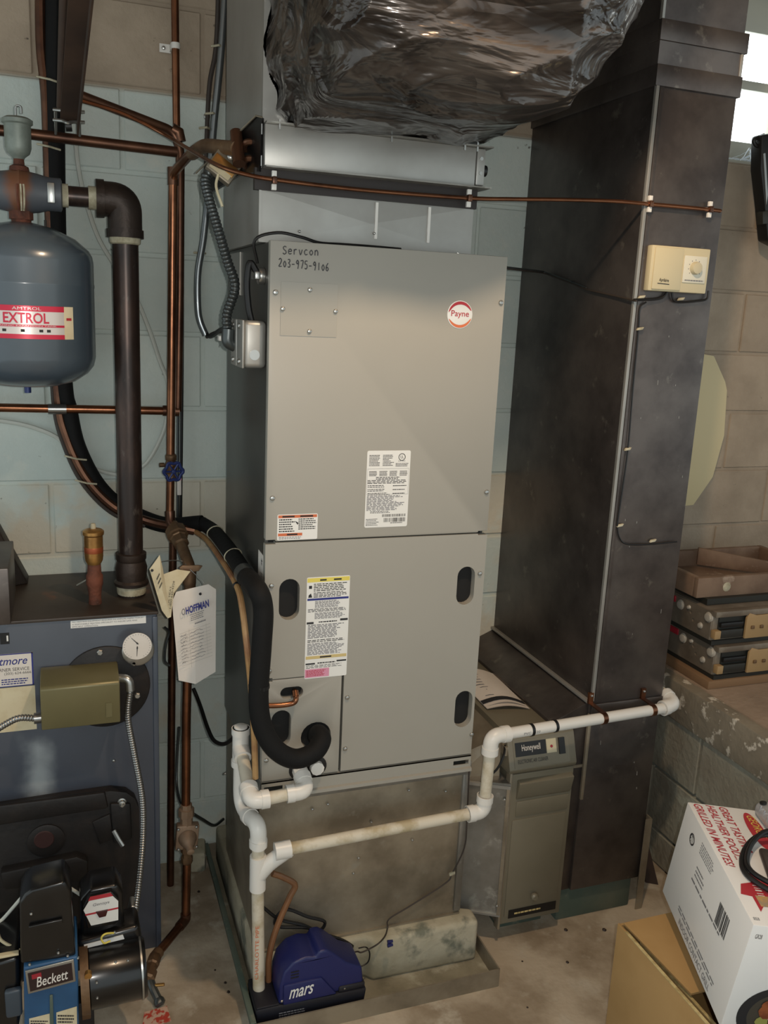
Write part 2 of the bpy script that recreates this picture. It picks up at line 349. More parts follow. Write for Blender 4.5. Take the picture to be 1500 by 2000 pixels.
class Surf:  # a flat printed face: origin at lower left, U along, W up, normal outwards
    def __init__(s, O, U, W): s.O = V(O); s.U = V(U); s.W = V(W); s.N = s.U.cross(s.W).normalized()
    def pt(s, u, v, off=0): return s.O+s.U*u+s.W*v+s.N*off
    def rects(s, g, lst, off=.0006):
        for u0, v0, u1, v1 in lst:
            g.add([s.pt(u0, v0, off), s.pt(u1, v0, off), s.pt(u1, v1, off), s.pt(u0, v1, off)], [(0, 1, 2, 3)])
        return g
    def plate(s, name, m, parent, u0=0, v0=0, u1=1, v1=1, th=.0005, base=0.0, bev=0):
        g = G(); a = [s.pt(u0, v0, base), s.pt(u1, v0, base), s.pt(u1, v1, base), s.pt(u0, v1, base)]
        if bev:
            b = []; W_ = s.U.length; H_ = s.W.length
            for (cu, cv, a0) in ((u0, v0, math.pi), (u1, v0, 1.5*math.pi), (u1, v1, 0), (u0, v1, .5*math.pi)):
                su = bev/W_*(1 if cu == u0 else -1); sv = bev/H_*(1 if cv == v0 else -1)
                for k in range(5):
                    an = a0+k*math.pi/8; b.append(s.pt(cu+su+math.cos(an)*bev/W_, cv+sv+math.sin(an)*bev/H_, base))
            a = b
        g.prism(a, s.N*th); return g.build(name, m, parent, smooth=0)
    def text(s, txt, m, parent, u0, v0, u1, v1, name='lettering', off=.0007, shear=0, bold=0):
        cu = bpy.data.curves.new('t', 'FONT'); cu.body = txt; cu.resolution_u = 3; cu.shear = shear; cu.offset = bold
        t = bpy.data.objects.new('t', cu); col.objects.link(t)
        me = bpy.data.meshes.new_from_object(t.evaluated_get(bpy.context.evaluated_depsgraph_get()))
        xs = [v.co.x for v in me.vertices]; ys = [v.co.y for v in me.vertices]
        x0, x1, y0, y1 = min(xs), max(xs), min(ys), max(ys); g = G()
        g.add([s.pt(u0+(v.co.x-x0)/(x1-x0)*(u1-u0), v0+(v.co.y-y0)/(y1-y0)*(v1-v0), off) for v in me.vertices], [tuple(p.vertices) for p in me.polygons])
        bpy.data.objects.remove(t); bpy.data.curves.remove(cu); bpy.data.meshes.remove(me)
        return g.build(name, m, parent, smooth=0, recalc=False)
    def lines(s, g, u0, v0, u1, v1, n, fill=.55, ragged=.35, words=True, off=.0006, rnd=random):
        dv = (v1-v0)/n; L = []
        for i in range(n):
            v = v0+dv*i; end = u1-(u1-u0)*rnd.random()*ragged; u = u0
            while u < end-.004:
                wl = (u1-u0)*rnd.uniform(.05, .14) if words else end-u
                e = min(end, u+wl); L.append((u, v+dv*(1-fill)*.5, e, v+dv*(1+fill)*.5)); u = e+(u1-u0)*.022
        return s.rects(g, L, off)
    def bars(s, g, u0, v0, u1, v1, n=24, vert=True, off=.0006, rnd=random):
        L = []; t = 0; ws = [rnd.choice((1, 1, 2, 3)) for _ in range(n*2)]; T = sum(ws)
        for i, q in enumerate(ws):
            a = t/T; t += q; b = t/T
            if i % 2 == 0:
                L.append((u0+(u1-u0)*a, v0, u0+(u1-u0)*b, v1) if vert else (u0, v0+(v1-v0)*a, u1, v0+(v1-v0)*b))
        return s.rects(g, L, off)
def screw(parent, p, nrm=(0, -1, 0), r=.0055, m=None, name='screw'):
    return G().lathe(p, nrm, [(r, 0), (r, .002), (r*.75, .004), (r*.3, .0048)], 10).build(name, m or STEEL, parent)
STRK = {  # handwriting strokes on a 1 x 1.4 cell
 'S': [[(.85, 1.2), (.5, 1.35), (.15, 1.15), (.3, .8), (.75, .55), (.8, .2), (.4, .0), (.05, .2)]],
 'e': [[(.1, .5), (.8, .55), (.65, .9), (.25, .85), (.1, .4), (.35, .05), (.85, .15)]],
 'r': [[(.15, .9), (.2, 0)], [(.2, .6), (.45, .9), (.8, .85)]],
 'v': [[(.1, .9), (.45, 0), (.85, .9)]], 'c': [[(.8, .8), (.45, .92), (.12, .5), (.4, .03), (.85, .15)]],
 'o': [[(.5, .92), (.12, .5), (.45, .02), (.85, .45), (.5, .92)]], 'n': [[(.15, .92), (.15, 0)], [(.15, .6), (.5, .92), (.8, .6), (.82, 0)]],
 '2': [[(.1, 1.1), (.45, 1.35), (.8, 1.1), (.6, .6), (.1, .05), (.9, .08)]], '0': [[(.5, 1.0), (.15, .5), (.5, 0), (.85, .5), (.5, 1.0)]],
 '3': [[(.15, 1.25), (.6, 1.3), (.75, 1.0), (.4, .72), (.8, .45), (.65, .05), (.15, .1)]], '-': [[(.1, .55), (.85, .58)]],
 '9': [[(.8, 1.05), (.45, 1.3), (.15, .95), (.45, .7), (.8, 1.0), (.75, .5), (.6, -.1)]], '7': [[(.1, 1.25), (.85, 1.28), (.45, 0)]],
 '5': [[(.85, 1.3), (.25, 1.28), (.2, .8), (.65, .75), (.8, .35), (.5, 0), (.12, .1)]], '1': [[(.5, 1.25), (.5, 0)]], '6': [[(.7, 1.3), (.25, .8), (.15, .3), (.5, 0), (.82, .3), (.55, .6), (.2, .4)]]}
def handwrite(sf, txt, u0, v0, cell, h, m, parent, r=.0011, slope=0, name='handwriting'):
    g = G()
    for i, ch in enumerate(txt):
        for st in STRK.get(ch, []):
            pts = [sf.O+sf.U.normalized()*(u0+(i+a*.78)*cell)+sf.W.normalized()*(v0+b*h/1.4+slope*(i+a)*cell)+sf.N*.0004 for a, b in st]
            g.tube(spline(pts, 4) if len(pts) > 2 else pts, r, 5)
    return g.build(name, m, parent)
# ================================================================== THE SETTING
def struct(g, name, m, **kw): return tag(g.build(name, m, **kw), kind='structure')
WX0, WX1, WZ0, WZ1 = 1.93, 2.86, 2.2352, 2.76
CZ = 2.90
struct(G().box(-2.2, 4.4, -4.6, .25, -.12, 0), 'floor', FLOOR, smooth=0)
struct(G().box(-2.2, 4.4, -4.6, .25, CZ, CZ+.1), 'ceiling', CEIL, smooth=0)
g = G(); by = .003
g.box(-1.9, WX0, by, .24, 0, CZ); g.box(WX1, 4.2, by, .24, 0, CZ); g.box(WX0, WX1, by, .24, 0, WZ0); g.box(WX0, WX1, by, .24, WZ1, CZ)
wall = struct(g, 'wall_back', BLOCK, smooth=0)
BX0, BW, BH = .365, .4064, .2032
_full = None
def block_at(x0, x1, z0, z1):
    global _full
    full = abs(x1-x0-(BW-.010)) < 1e-4 and abs(z1-z0-(BH-.010)) < 1e-4
    dy = random.uniform(-.0015, .0015)
    if full and _full:
        o = bpy.data.objects.new('concrete_block', _full); col.objects.link(o); o.parent = wall
    else:
        w_, h_ = x1-x0, z1-z0
        o = G().box(-w_/2, w_/2, -.012, .012, -h_/2, h_/2).build('concrete_block', BLOCK, None, bev=.003, seg=1, smooth=0)
        o.parent = wall
        if full: _full = o.data
    o.location = ((x0+x1)/2, .010+dy, (z0+z1)/2)
nrow = int(CZ/BH)+1
for i in range(nrow):
    z0 = i*BH; z1 = min(z0+BH, CZ); k = 10-(i+1)   # top line index
    off = 0 if k % 2 == 0 else BH
    j = -6
    while BX0+off+BW*j < 3.8:
        x0 = BX0+off+BW*j; x1 = x0+BW; j += 1
        if z1-z0 < .06: continue
        segs = [(x0, x1)]
        if z1 > WZ0+.01 and z0 < WZ1-.01:
            segs = [(a, b) for a, b in ((x0, min(x1, WX0)), (max(x0, WX1), x1)) if b-a > .03]
        for a, b in segs: block_at(a+.005, b-.005, z0+.005, z1-.005)
# window with two panes over each other
win = thing('window_1', None, None, ((WX0+WX1)/2, .12, WZ0)); win['kind'] = 'structure'
def bx(nm, m, par, *a, **k): return G().box(*a).build(nm, m, par, **k)
bx('sill', WINW, win, WX0, WX1, .02, .2, WZ0-.004, WZ0+.012)
bx('frame_bottom', WINW, win, WX0, WX1, .09, .15, WZ0+.012, WZ0+.085, bev=.003)
bx('frame_top', WINW, win, WX0, WX1, .09, .15, 2.655, WZ1, bev=.003)
bx('mid_rail', WINW, win, WX0, WX1, .085, .13, 2.480, 2.509, bev=.003)
for x in (WX0, 2.275, WX1-.04): bx('stile', WINW, win, x, x+.045, .088, .14, WZ0+.085, 2.655, bev=.003)
bx('pane', GLOW, win, WX0+.04, 2.28, .112, .118, WZ0+.085, 2.482, smooth=0); bx('pane', GLOW, win, WX0+.04, 2.28, .112, .118, 2.507, 2.656, smooth=0)
bx('pane', GLOW, win, 2.31, WX1-.04, .112, .118, WZ0+.085, 2.482, smooth=0); bx('pane', GLOW, win, 2.31, WX1-.04, .112, .118, 2.507, 2.656, smooth=0)
# low side wall with a cast cap on the right
LX, LT = 1.762, .640
led = struct(G().box(LX+.012, 4.2, -2.6, -.0005, 0, .52), 'wall_right', MORTAR, smooth=0)
capb = G().box(LX-.012, 4.2, -2.6, -.0005, .515, LT)
cap = capb.build('cast_cap', LEDGEC, led, bev=.006, smooth=30)
G().box(LX+.03, 4.2, -2.6, -.001, LT-.001, LT+.004).build('cap_top', LEDGETOP, led, smooth=0)
zt = [0, .115, .318, .52]
for r_ in range(3):
    y = 0 - (0 if r_ % 2 else .2)
    ys = [-.001]; y = -.155 if r_ % 2 == 0 else -.36
    while y > -2.6: ys.append(y); y -= BW
    for a, b in zip(ys, ys[1:]):
        G().box(LX, LX+.03, b+.005, a-.005, zt[r_]+.005, zt[r_+1]-.005).build('concrete_block', LEDGEB, led, bev=.003, seg=1, smooth=0)

# ================================================================== RETURN DUCT (right)
DX0, DX1, DY = 1.333, 1.566, -.600
rd = thing('return_duct', 'tall dark sheet metal return duct with humidity control on its front', 'duct', ((DX0+DX1)/2, -.3, 0))
bx('duct_body', DUCT, rd, DX0, DX1, DY, -.002, .690, 2.30, bev=.002)
bx('upper_section', DUCT, rd, DX0-.006, DX1-.002, DY-.004, -.002, 2.30, CZ-.002, bev=.002)
def band(z0, z1, th):
    g = G(); g.box(DX0-th, DX1+th*.8, DY-th, DY+.001, z0, z1); g.box(DX0-th, DX0+.001, DY, -.003, z0, z1); g.box(DX1-.001, DX1+th*.8, DY, -.003, z0, z1)
    return g.build('slip_cleat', DUCT, rd, bev=.0015)
band(2.258, 2.305, .007); band(2.355, 2.400, .010)
bx('corner_seam', GALVB, rd, DX0-.003, DX0+.006, DY-.006, DY+.004, .70, 2.262, bev=.0015)  # unsoiled fold edge; the highlight along it is put into the brighter metal
bx('corner_seam', DUCT, rd, DX0+.009, DX0+.020, DY-.004, DY+.001, .70, 2.262, bev=.001)
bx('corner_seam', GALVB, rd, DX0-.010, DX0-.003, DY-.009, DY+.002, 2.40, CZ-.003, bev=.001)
bx('corner_seam', GALVB, rd, DX1-.006, DX1+.002, DY-.006, DY+.001, 2.305, 2.356, bev=.001)
bx('side_flange', GALVB, rd, DX0-.012, DX0+.001, DY, -.003, .692, .700, bev=.001)
bx('front_flange', DUCT, rd, DX0, DX1, DY-.006, DY+.001, .655, .690, bev=.002)
bx('lower_section', DUCT, rd, DX0, DX1, DY+.004, -.003, .105, .692, bev=.002)
bx('corner_seam', GALVD, rd, DX0-.003, DX0+.006, DY-.003, DY+.006, .40, .66, bev=.001)
g = G(); g.box(DX1-.004, DX1+.018, DY-.004, DY-.001, .0, .30); g.box(DX1+.015, DX1+.018, DY-.003, DY+.022, 0, .30); g.build('angle_leg', GALVD, rd)
bx('plinth', TEAL, rd, DX0-.03, DX1-.012, DY+.02, -.05, 0, .106, bev=.004)
# crinkled dents that read as scratches on the front
g = G()
for _ in range(16):
    x = random.uniform(DX0+.04, DX1-.02); z = random.uniform(.2, 1.9); l = random.choice((.004, .006, .012))
    g.box(x, x+.0012, DY-.0008, DY+.002, z, z+l)
g.build('scratches', GALVB, rd, smooth=0)['kind'] = 'stuff'
# boot from the return down to the air cleaner
tb = thing('filter_boot', 'dark reflective sloping metal boot between return duct and air cleaner', 'duct', (1.28, -.3, .05))
g = G(); y0, y1 = DY+.012, -.004
pr = [(DX0-.001, y0, .690), (DX0-.001, y0, .1058), (1.2805, y0, .1058), (1.2805, y0, .527), (1.2845, y0, .527), (1.2845, y0, .6318), (1.222, y0, .6318), (1.222, y0, .642)]
g.prism(pr, (0, y1-y0, 0)); g.build('boot_panel', DUCT, tb, bev=.001)
G().obox(((1.287+DX0)/2, y0-.002, .50), ((DX0-1.287)/2, 0, 0), (0, .002, 0), (0, 0, .004)).build('boot_lip', GALVD, tb)

# ================================================================== AIR CLEANER
EX0, EX1, EY = 1.092, 1.285, -.622
ec = thing('air_cleaner', 'tall narrow taupe electronic air cleaner with black nameplate', 'air cleaner', ((EX0+EX1)/2, -.35, 0))
bx('cabinet', EACP, ec, EX0+.006, EX1-.004, EY+.02, -.06, .045, .600, bev=.004)
bx('foot_block', TEAL, ec, EX0+.03, EX1-.02, EY+.06, -.10, 0, .047, bev=.003)
g = G(); g.prism([(EX0, EY, .062), (EX0, EY, .522), (EX0, EY+.024, .522), (EX0, EY+.024, .062)], (EX1-EX0, 0, 0)); g.build('door', EACP, ec, bev=.003)
g = G(); g.prism([(EX0+.02, EY-.006, .455), (EX0+.02, EY-.016, .500), (EX0+.02, EY+.001, .506), (EX0+.02, EY+.001, .445)], (EX1-EX0-.026, 0, 0)); g.build('door_grip', EACP, ec, bev=.002)
bx('door_recess', EACP, ec, EX0+.022, EX1-.01, EY-.003, EY+.001, .395, .44, bev=.002)
bx('door_panel', EACP, ec, EX0+.014, EX1-.014, EY-.003, EY+.001, .085, .385, bev=.002)
bx('edge_trim', GALVD, ec, EX0-.004, EX0+.003, EY-.003, EY+.02, .05, .53, bev=.001)
G().lathe((EX0+.10, EY-.003, .140), (0, -1, 0), [(.006, 0), (.006, .004), (.011, .006), (.011, .012), (.007, .016)], 16).build('knob', EACP, ec)
s = Surf((EX0+.026, EY-.0034, .080), (.150, 0, 0), (0, 0, .026)); s.plate('nameplate', BLACK, ec, th=.0012)
g = G(); s.lines(g, .12, .3, .7, .7, 1, .5, .1, off=.0016); g.build('lettering', INKT, ec, smooth=0)
# head: sloped control face
hy0, hy1 = EY-.012, -.06
g = G(); g.prism([(EX0-.012, hy0+.006, .528), (EX0-.012, hy0, .540), (EX0-.012, hy0+.030, .618), (EX0-.012, hy0+.048, .632), (EX0-.012, hy1, .632), (EX0-.012, hy1, .528)], (EX1-EX0+.012, 0, 0))
g.build('control_head', EACP, ec, bev=.003)
N0 = V((EX0-.012, hy0, .540)); Wd = V((0, .030, .078)); s = Surf(N0+V((.012, 0, 0)), (EX1-EX0-.018, 0, 0), Wd)
s.plate('face_plate', EACP, ec, .02, .06, .98, .94, th=.0012)
s.plate('nameplate', BLACK, ec, .05, .42, .58, .86, th=.0020)
s.plate('indicator_panel', CREAMD, ec, .59, .42, .76, .86, th=.0018); s.plate('rocker_switch', BLACK, ec, .80, .34, .90, .86, th=.006)
s.text('Honeywell', PAPER, ec, .16, .52, .48, .78, off=.0026); s.text('ELECTRONIC AIR CLEANER', INK, ec, .08, .20, .60, .32, off=.0018)
G().lathe(s.pt(.675, .62, .0018), s.N, [(.004, 0), (.003, .003)], 10).build('lamp', REDPL, ec)
# side connector and rating tag on the head
g = G().box(EX0-.019, EX0-.011, -.612, -.588, .575, .60); g.build('side_plate', GALVD, ec)
g = G().tube(spline([(EX0-.014, -.60, .60), (EX0-.03, -.625, .585), (EX0-.05, -.63, .55), (EX0-.085, -.615, .51)], 5), .003, 8); g.build('cable', CABLEB, ec)
# manual lying on the head
pm = thing('paper_manual', 'white folded paper manual with black title bar lying on the air cleaner', 'paper', (1.13, -.4, .632))
c0, c1, c2, c3 = PZ(930, 1366, .640), PZ(1024, 1368, .634), PZ(968, 1300, .634), PZ(940, 1284, .640)
def sheet(a, b, c, d, bulge, n=8):
    vs = []; fs = []
    for i in range(n+1):
        for j in range(n+1):
            u, v = i/n, j/n; p = a.lerp(b, u).lerp(d.lerp(c, u), v); vs.append(p+V((0, 0, bulge*math.sin(math.pi*u))))
    for i in range(n):
        for j in range(n): q = i*(n+1)+j; fs.append((q, q+n+1, q+n+2, q+1))
    return vs, fs
pa, pb, pc, pd = V((1.092, -.445, .636)), V((1.214, -.470, .634)), V((1.225, -.23, .634)), V((1.10, -.20, .636))
for k in range(2):
    vs, fs = sheet(pa+V((0, -.012*k, .002)), pb+V((0, -.012*k, .001)), pc, pd, .016-.006*k)
    g = G(); g.add(vs, fs); n_ = len(vs); g.add([v-V((0, 0, .0015)) for v in vs], [tuple(reversed(f)) for f in fs]); g.build('page', PAPER, pm, recalc=False)
vs, fs = sheet(pa+V((0, .014, .0028)), pb+V((0, .014, .0018)), pb+V((.002, .036, .0018)), pa+V((.001, .036, .0028)), .016, 8)
g = G(); g.add([v+V((0, 0, .0006)) for v in vs], fs); g.build('title_bar', INK, pm, recalc=False)
g = G()
for r_ in range(9):
    t0 = .22+.075*r_; a = pa.lerp(pd, t0)+V((.012, 0, .0034)); b = pb.lerp(pc, t0)+V((-.02-.03*random.random(), 0, .0024))
    vs, fs = sheet(a, b, b+V((0, .004, 0)), a+V((0, .004, 0)), .0135, 6); g.add(vs, fs)
g.build('printed_lines', INKG, pm, recalc=False)

# ================================================================== FLOOR PAN AND PAD
pan = thing('drain_pan', 'shallow galvanised drain pan on the floor under the air handler', 'drain pan', (.70, -.4, 0))
X0, X1, Y0, Y1 = .380, 1.024, -.765, -.012
bx('pan_floor', PANM, pan, X0, X1, Y0, Y1, .0, .006, smooth=0)
bx('pan_lip', GALVD, pan, X0, X1, Y0-.002, Y0+.002, .0, .052); bx('pan_lip', GALVD, pan, X1-.002, X1+.002, Y0, Y1, .0, .052)
bx('pan_lip', TEAL, pan, X0-.002, X0+.002, Y0, Y1, .0, .055); bx('pan_lip', GALVD, pan, X0, X1, Y1-.002, Y1+.002, .0, .052)
bx('rim', TEAL, pan, X0-.012, X0+.002, Y0, Y1, .050, .058, bev=.002)
g = G()
pad = [(.402, -.634, .006), (.69, -.640, .006), (.71, -.664, .006), (1.006, -.668, .006), (1.010, -.612, .006), (.966, -.592, .006), (.966, -.03, .006), (.402, -.03, .006)]
g.prism(pad, (0, 0, .122))
g.solo('concrete_pad', PADC, 'rough pale concrete pad sitting in the drain pan', 'concrete pad', bev=.012, seg=3)

# ================================================================== LOWER PLENUM
def crossbreak(g, x0, x1, y, z0, z1, h):
    c = ((x0+x1)/2, y-h, (z0+z1)/2); g.add([(x0, y, z0), (x1, y, z0), (x1, y, z1), (x0, y, z1), c], [(0, 1, 4), (1, 2, 4), (2, 3, 4), (3, 0, 4)])
lp = thing('lower_plenum', 'stained galvanised return plenum box on concrete pad below the air handler', 'plenum', (.69, -.4, .127))
LPX0, LPX1, LPY = .412, .966, -.622
bx('plenum_box', GALVD, lp, LPX0, LPX1, LPY+.003, -.165, .127, .585)
g = G(); crossbreak(g, LPX0, LPX1, LPY+.0028, .127, .56, .007); g.build('front_panel', GALVD, lp, smooth=0)
bx('top_flange', GALV, lp, LPX0-.004, LPX1+.002, LPY-.008, LPY+.006, .548, .584, bev=.002)
bx('corner_seam', GALV, lp, LPX1-.018, LPX1+.001, LPY-.006, LPY+.004, .14, .552, bev=.002)
bx('bottom_seam', GALVD, lp, LPX0, LPX1, LPY-.004, LPY+.003, .127, .133)
for q in ((640, 1570), (725, 1605), (798, 1543), (700, 1675), (805, 1640), (690, 1705), (870, 1545), (610, 1580)):
    p_ = P(q[0], q[1], LPY-.004); screw(lp, (p_.x, LPY-.004, p_.z), r=.0035)
# side box joining plenum and air cleaner
tr = thing('transition_duct', 'angled galvanised transition joining lower plenum to air cleaner', 'duct', (1.03, -.35, .09))
a0, a1 = (.968, -.560), (1.090, -.628)
g = G(); poly = [(a0[0], a0[1]), (a1[0], a1[1]), (1.090, -.10), (.968, -.17)]
lo = [(x, y, .095) for x, y in poly]; hi = [(x, y, .492 if x < 1 else .500) for x, y in poly]
g.hexa(lo+hi); g.build('transition_box', GALV, tr)
g = G(); g.hexa([(.969, -.545, .49), (1.079, -.58, .498), (1.079, -.10, .498), (.969, -.17, .49), (.97, -.53, .545), (1.079, -.575, .615), (1.079, -.1, .615), (.97, -.17, .545)]); g.build('sloped_top', GALVD, tr)
ux = (V((a1[0], a1[1], 0))-V((a0[0], a0[1], 0))); un = V((ux.y, -ux.x, 0)).normalized()
def tflange(t0, t1, z0, z1, nm, th=.006, m=GALVB):
    A = V((a0[0], a0[1], 0))+ux*t0; B = V((a0[0], a0[1], 0))+ux*t1; g = G()
    g.hexa([A+V((0, 0, z0)), B+V((0, 0, z0)), B+V((0, 0, z0))+un*th, A+V((0, 0, z0))+un*th, A+V((0, 0, z1)), B+V((0, 0, z1)), B+V((0, 0, z1))+un*th, A+V((0, 0, z1))+un*th])
    return g.build(nm, m, tr)
tflange(0, 1, .485, .494, 'top_flange'); tflange(.02, 1, .095, .101, 'bottom_flange', .005); tflange(.93, .99, .1, .49, 'side_flange', .005, GALVD); tflange(0, .05, .1, .49, 'side_flange', .003, GALVD)
for t_, z_ in ((.1, .476), (.9, .455), (.93, .13)):
    q = V((a0[0], a0[1], z_))+ux*t_+un*.004; screw(tr, q, un, r=.004)

# ================================================================== AIR HANDLER
AY = -.665
def FA(px, py): return P(px, py, AY)
AX0, AX1, AZ0, AZ1 = .406, .9455, .583, 1.845
ah = thing('air_handler', 'tall taupe air handler cabinet with round brand badge and black oval ports', 'air handler', (.676, -.4, AZ0))
bx('cabinet', SIDE_SHADED, ah, AX0+.002, AX1-.002, AY+.022, -.150, AZ0, AZ1-.002, bev=.002)
bx('insulation_liner', VOID, ah, AX0+.01, AX1-.01, AY+.0195, AY+.0225, AZ0+.02, 1.83)
def ov(px, py, w, h):
    c = FA(px, py); a = FA(px-w/2, py); b = FA(px+w/2, py); t = FA(px, py-h/2); d = FA(px, py+h/2)
    return stadium(c.x, c.z, (b.x-a.x)/2, (t.z-d.z)/2, AY)
def rct(x0, x1, z0, z1): return [(x0, AY, z0), (x1, AY, z0), (x1, AY, z1), (x0, AY, z1)]
TH = (0, .0205, 0)
nx0, nx1, nx2 = FA(538, 1060).x, FA(934, 1040).x, FA(532, 1330).x
up = G().prism([(AX0, AY, 1.2125), (nx0, AY, 1.2125), (nx0, AY, 1.2092), (nx1, AY, 1.2092), (nx1, AY, 1.2125), (AX1, AY, 1.2125), (AX1, AY, AZ1), (AX0, AY, AZ1)], TH).build('upper_panel', PANEL, ah, bev=.0018)
lo_ = [(AX0, AY, .8862), (nx2, AY, .8862), (nx2, AY, .8832), (.599, AY, .8832), (.599, AY, .628), (AX1, AY, .628), (AX1, AY, 1.2025), (nx1, AY, 1.2025), (nx1, AY, 1.2058), (nx0, AY, 1.2058), (nx0, AY, 1.2025), (AX0, AY, 1.2025)]
low = G().holed(lo_, [ov(565, 1171, 40, 80), ov(909.5, 1144, 34, 74), ov(905, 1385, 33, 70)], TH).build('lower_panel', PANEL, ah, bev=.0012)
con = G().holed([(AX0, AY, .6275), (.5935, AY, .6275), (.5935, AY, .8802), (nx2, AY, .8802), (nx2, AY, .8765), (AX0, AY, .8765)], [ov(570, 1353, 44, 22), ov(549, 1424, 38, 72), ov(617, 1438, 58, 54)], TH)
con = con.build('coil_access_panel', PANEL, ah, bev=.0012)
for q, hw in (((585, 1503), .021), ((617, 1496), .021)):
    c = FA(*q); G().lathe((c.x, AY-.0012, c.z), (0, -1, 0), [(.026, -.002), (.026, .001), (.022, .002)], 20).build('drain_grommet', BLACK, ah)
q0 = P(885, 1499, AY-.002); q1 = P(916, 1487, AY-.002); q2 = P(512, 1556, AY-.002); q3 = P(552, 1545, AY-.002)
def slot(x0, x1): return [(x0, AY-.002, .601), (x1, AY-.002, .601), (x1, AY-.002, .613), (x0, AY-.002, .613)]
g = G().holed([(AX0, AY-.002, .594), (AX1, AY-.002, .594), (AX1, AY-.002, .6235), (AX0, AY-.002, .6235)], [slot(q0.x, min(q1.x, AX1-.006)), slot(max(q2.x, AX0+.006), q3.x)], (0, .003, 0))
g.prism([(AX0, AY-.002, .594), (AX0, AY-.010, .592), (AX0, AY-.010, .584), (AX0, AY+.02, .584), (AX0, AY+.02, .588), (AX0, AY+.001, .590), (AX0, AY+.001, .594)], (AX1-AX0, 0, 0)); g.box(AX0, AX1, AY-.002, AY+.02, .6215, .6235)
base = g.build('base_rail', PANEL, ah)
# blank plate
c0 = FA(547, 655); c1 = FA(660, 556)
s = Surf((c0.x, AY, c0.z), (c1.x-c0.x, 0, 0), (0, 0, c1.z-c0.z)); s.plate('blank_plate', PANEL, ah, th=.0012)
for q in ((605, 566), (552, 603), (655, 608), (604, 647)):
    c = FA(*q); screw(ah, (c.x, AY-.001, c.z), r=.005)
for q in ((538, 571), (978, 591), (532, 973), (950, 961), (530, 1144), (937, 1120), (525, 1612-300), (678, 1362), (674, 1462), (921, 1434), (520, 1485), (526, 1310)):
    c = FA(*q); screw(ah, (c.x, AY, c.z), r=.0058)
# badge
c = FA(898, 614.5); R_ = .0305
G().lathe((c.x, AY, c.z), (0, -1, 0), [(R_, 0), (R_, .0008), (R_-.001, .0014)], 40).build('badge', WHITE, ah); bdg = bpy.context.scene.objects['badge']
def ring(a0_, a1_, r0, r1, m, off):
    g = G(); n = 28; pts = []
    for k in range(n+1):
        t = math.radians(a0_+(a1_-a0_)*k/n); taper = math.sin(math.pi*min(1, max(0, k/n)))**.5
        rr = r1-(r1-r0)*taper
        pts.append((V((c.x+r1*math.cos(t), AY-off, c.z+r1*math.sin(t))), V((c.x+rr*math.cos(t), AY-off, c.z+rr*math.sin(t)))))
    for (a, b), (a2, b2) in zip(pts, pts[1:]): g.add([a, b, b2, a2], [(0, 1, 2, 3)])
    return g.build('badge_swoosh', m, bdg, smooth=0)
ring(18, 172, R_*.72, R_*.94, INKR, .0019); ring(200, 345, R_*.74, R_*.94, INKO, .0019)
s = Surf((c.x-.0225, AY-.0014, c.z-.010), (.045, 0, 0), (0, 0, .02)); s.text('Payne', INKR, bdg, .02, .1, .98, .95, bold=.006)
# handwriting
s = Surf((FA(550, 500).x, AY, FA(550, 500).z), (1, 0, 0), (0, 0, 1))
handwrite(s, 'Servcon', .002, .004, .0112, .016, MARKER, ah, slope=.02); handwrite(s, '203-975-9106', -.006, -.021, .0091, .017, MARKER, ah, slope=-.03)
# rating label
def lab(px0, px1, py0, py1, y=AY):
    cx = (px0+px1)/2; cy = (py0+py1)/2; a = P(px0, cy, y); b = P(px1, cy, y); t = P(cx, py0, y); d = P(cx, py1, y)
    return Surf((a.x, y, d.z), (b.x-a.x, 0, 0), (0, 0, t.z-d.z))
s = lab(714.5, 798.5, 880, 1029); lb1 = s.plate('rating_label', WHITE, ah, bev=.004)
g = G(); s.lines(g, .05, .80, .30, .95, 8, .5, .2); s.lines(g, .36, .80, .62, .95, 8, .5, .5); s.lines(g, .66, .79, .96, .84, 3, .5, .1)
for k in range(4): s.lines(g, .06+.235*k, .67, .24+.235*k, .74, 4, .55, .1)
s.lines(g, .22, .625, .80, .665, 2, .5, .2); s.lines(g, .03, .57, .95, .625, 3, .5, .15)
for k in range(3): s.lines(g, .04, .52-.05*k, .55, .56-.05*k, 2, .45, .3); s.lines(g, .62, .53-.05*k, .95, .555-.05*k, 1, .45, .3)
s.lines(g, .12, .185, .60, .215, 2, .5, .1); s.lines(g, .03, .02, .34, .12, 5, .4, .3)
s.bars(g, .40, .135, .95, .17, 30); s.bars(g, .44, .065, .95, .12, 26); s.lines(g, .6, .045, .88, .06, 1, .6, 0)
g.build('printed_text', INK, lb1, smooth=0)
g = G(); s.lines(g, .03, .22, .92, .42, 13, .6, .35, off=.0006); s.rects(g, [(.02, .765, .98, .768), (.02, .43, .98, .433), (.02, .43, .024, .765), (.976, .43, .98, .765)]); g.build('fine_print', INKG, lb1, smooth=0)
cc = s.pt(.80, .915, .0006); g = G(); g.holed([(cc.x+.0085*math.cos(t*.3142), cc.y, cc.z+.0085*math.sin(t*.3142)) for t in range(20)], [[(cc.x+.007*math.cos(t*.3142), cc.y, cc.z+.007*math.sin(t*.3142)) for t in range(20)]], (0, -.0001, 0)); g.build('listing_mark', INK, lb1, smooth=0)
s.text('UL', INK, lb1, .757, .897, .843, .935, shear=-.3); s.text('LISTED', INK, lb1, .72, .858, .88, .872)
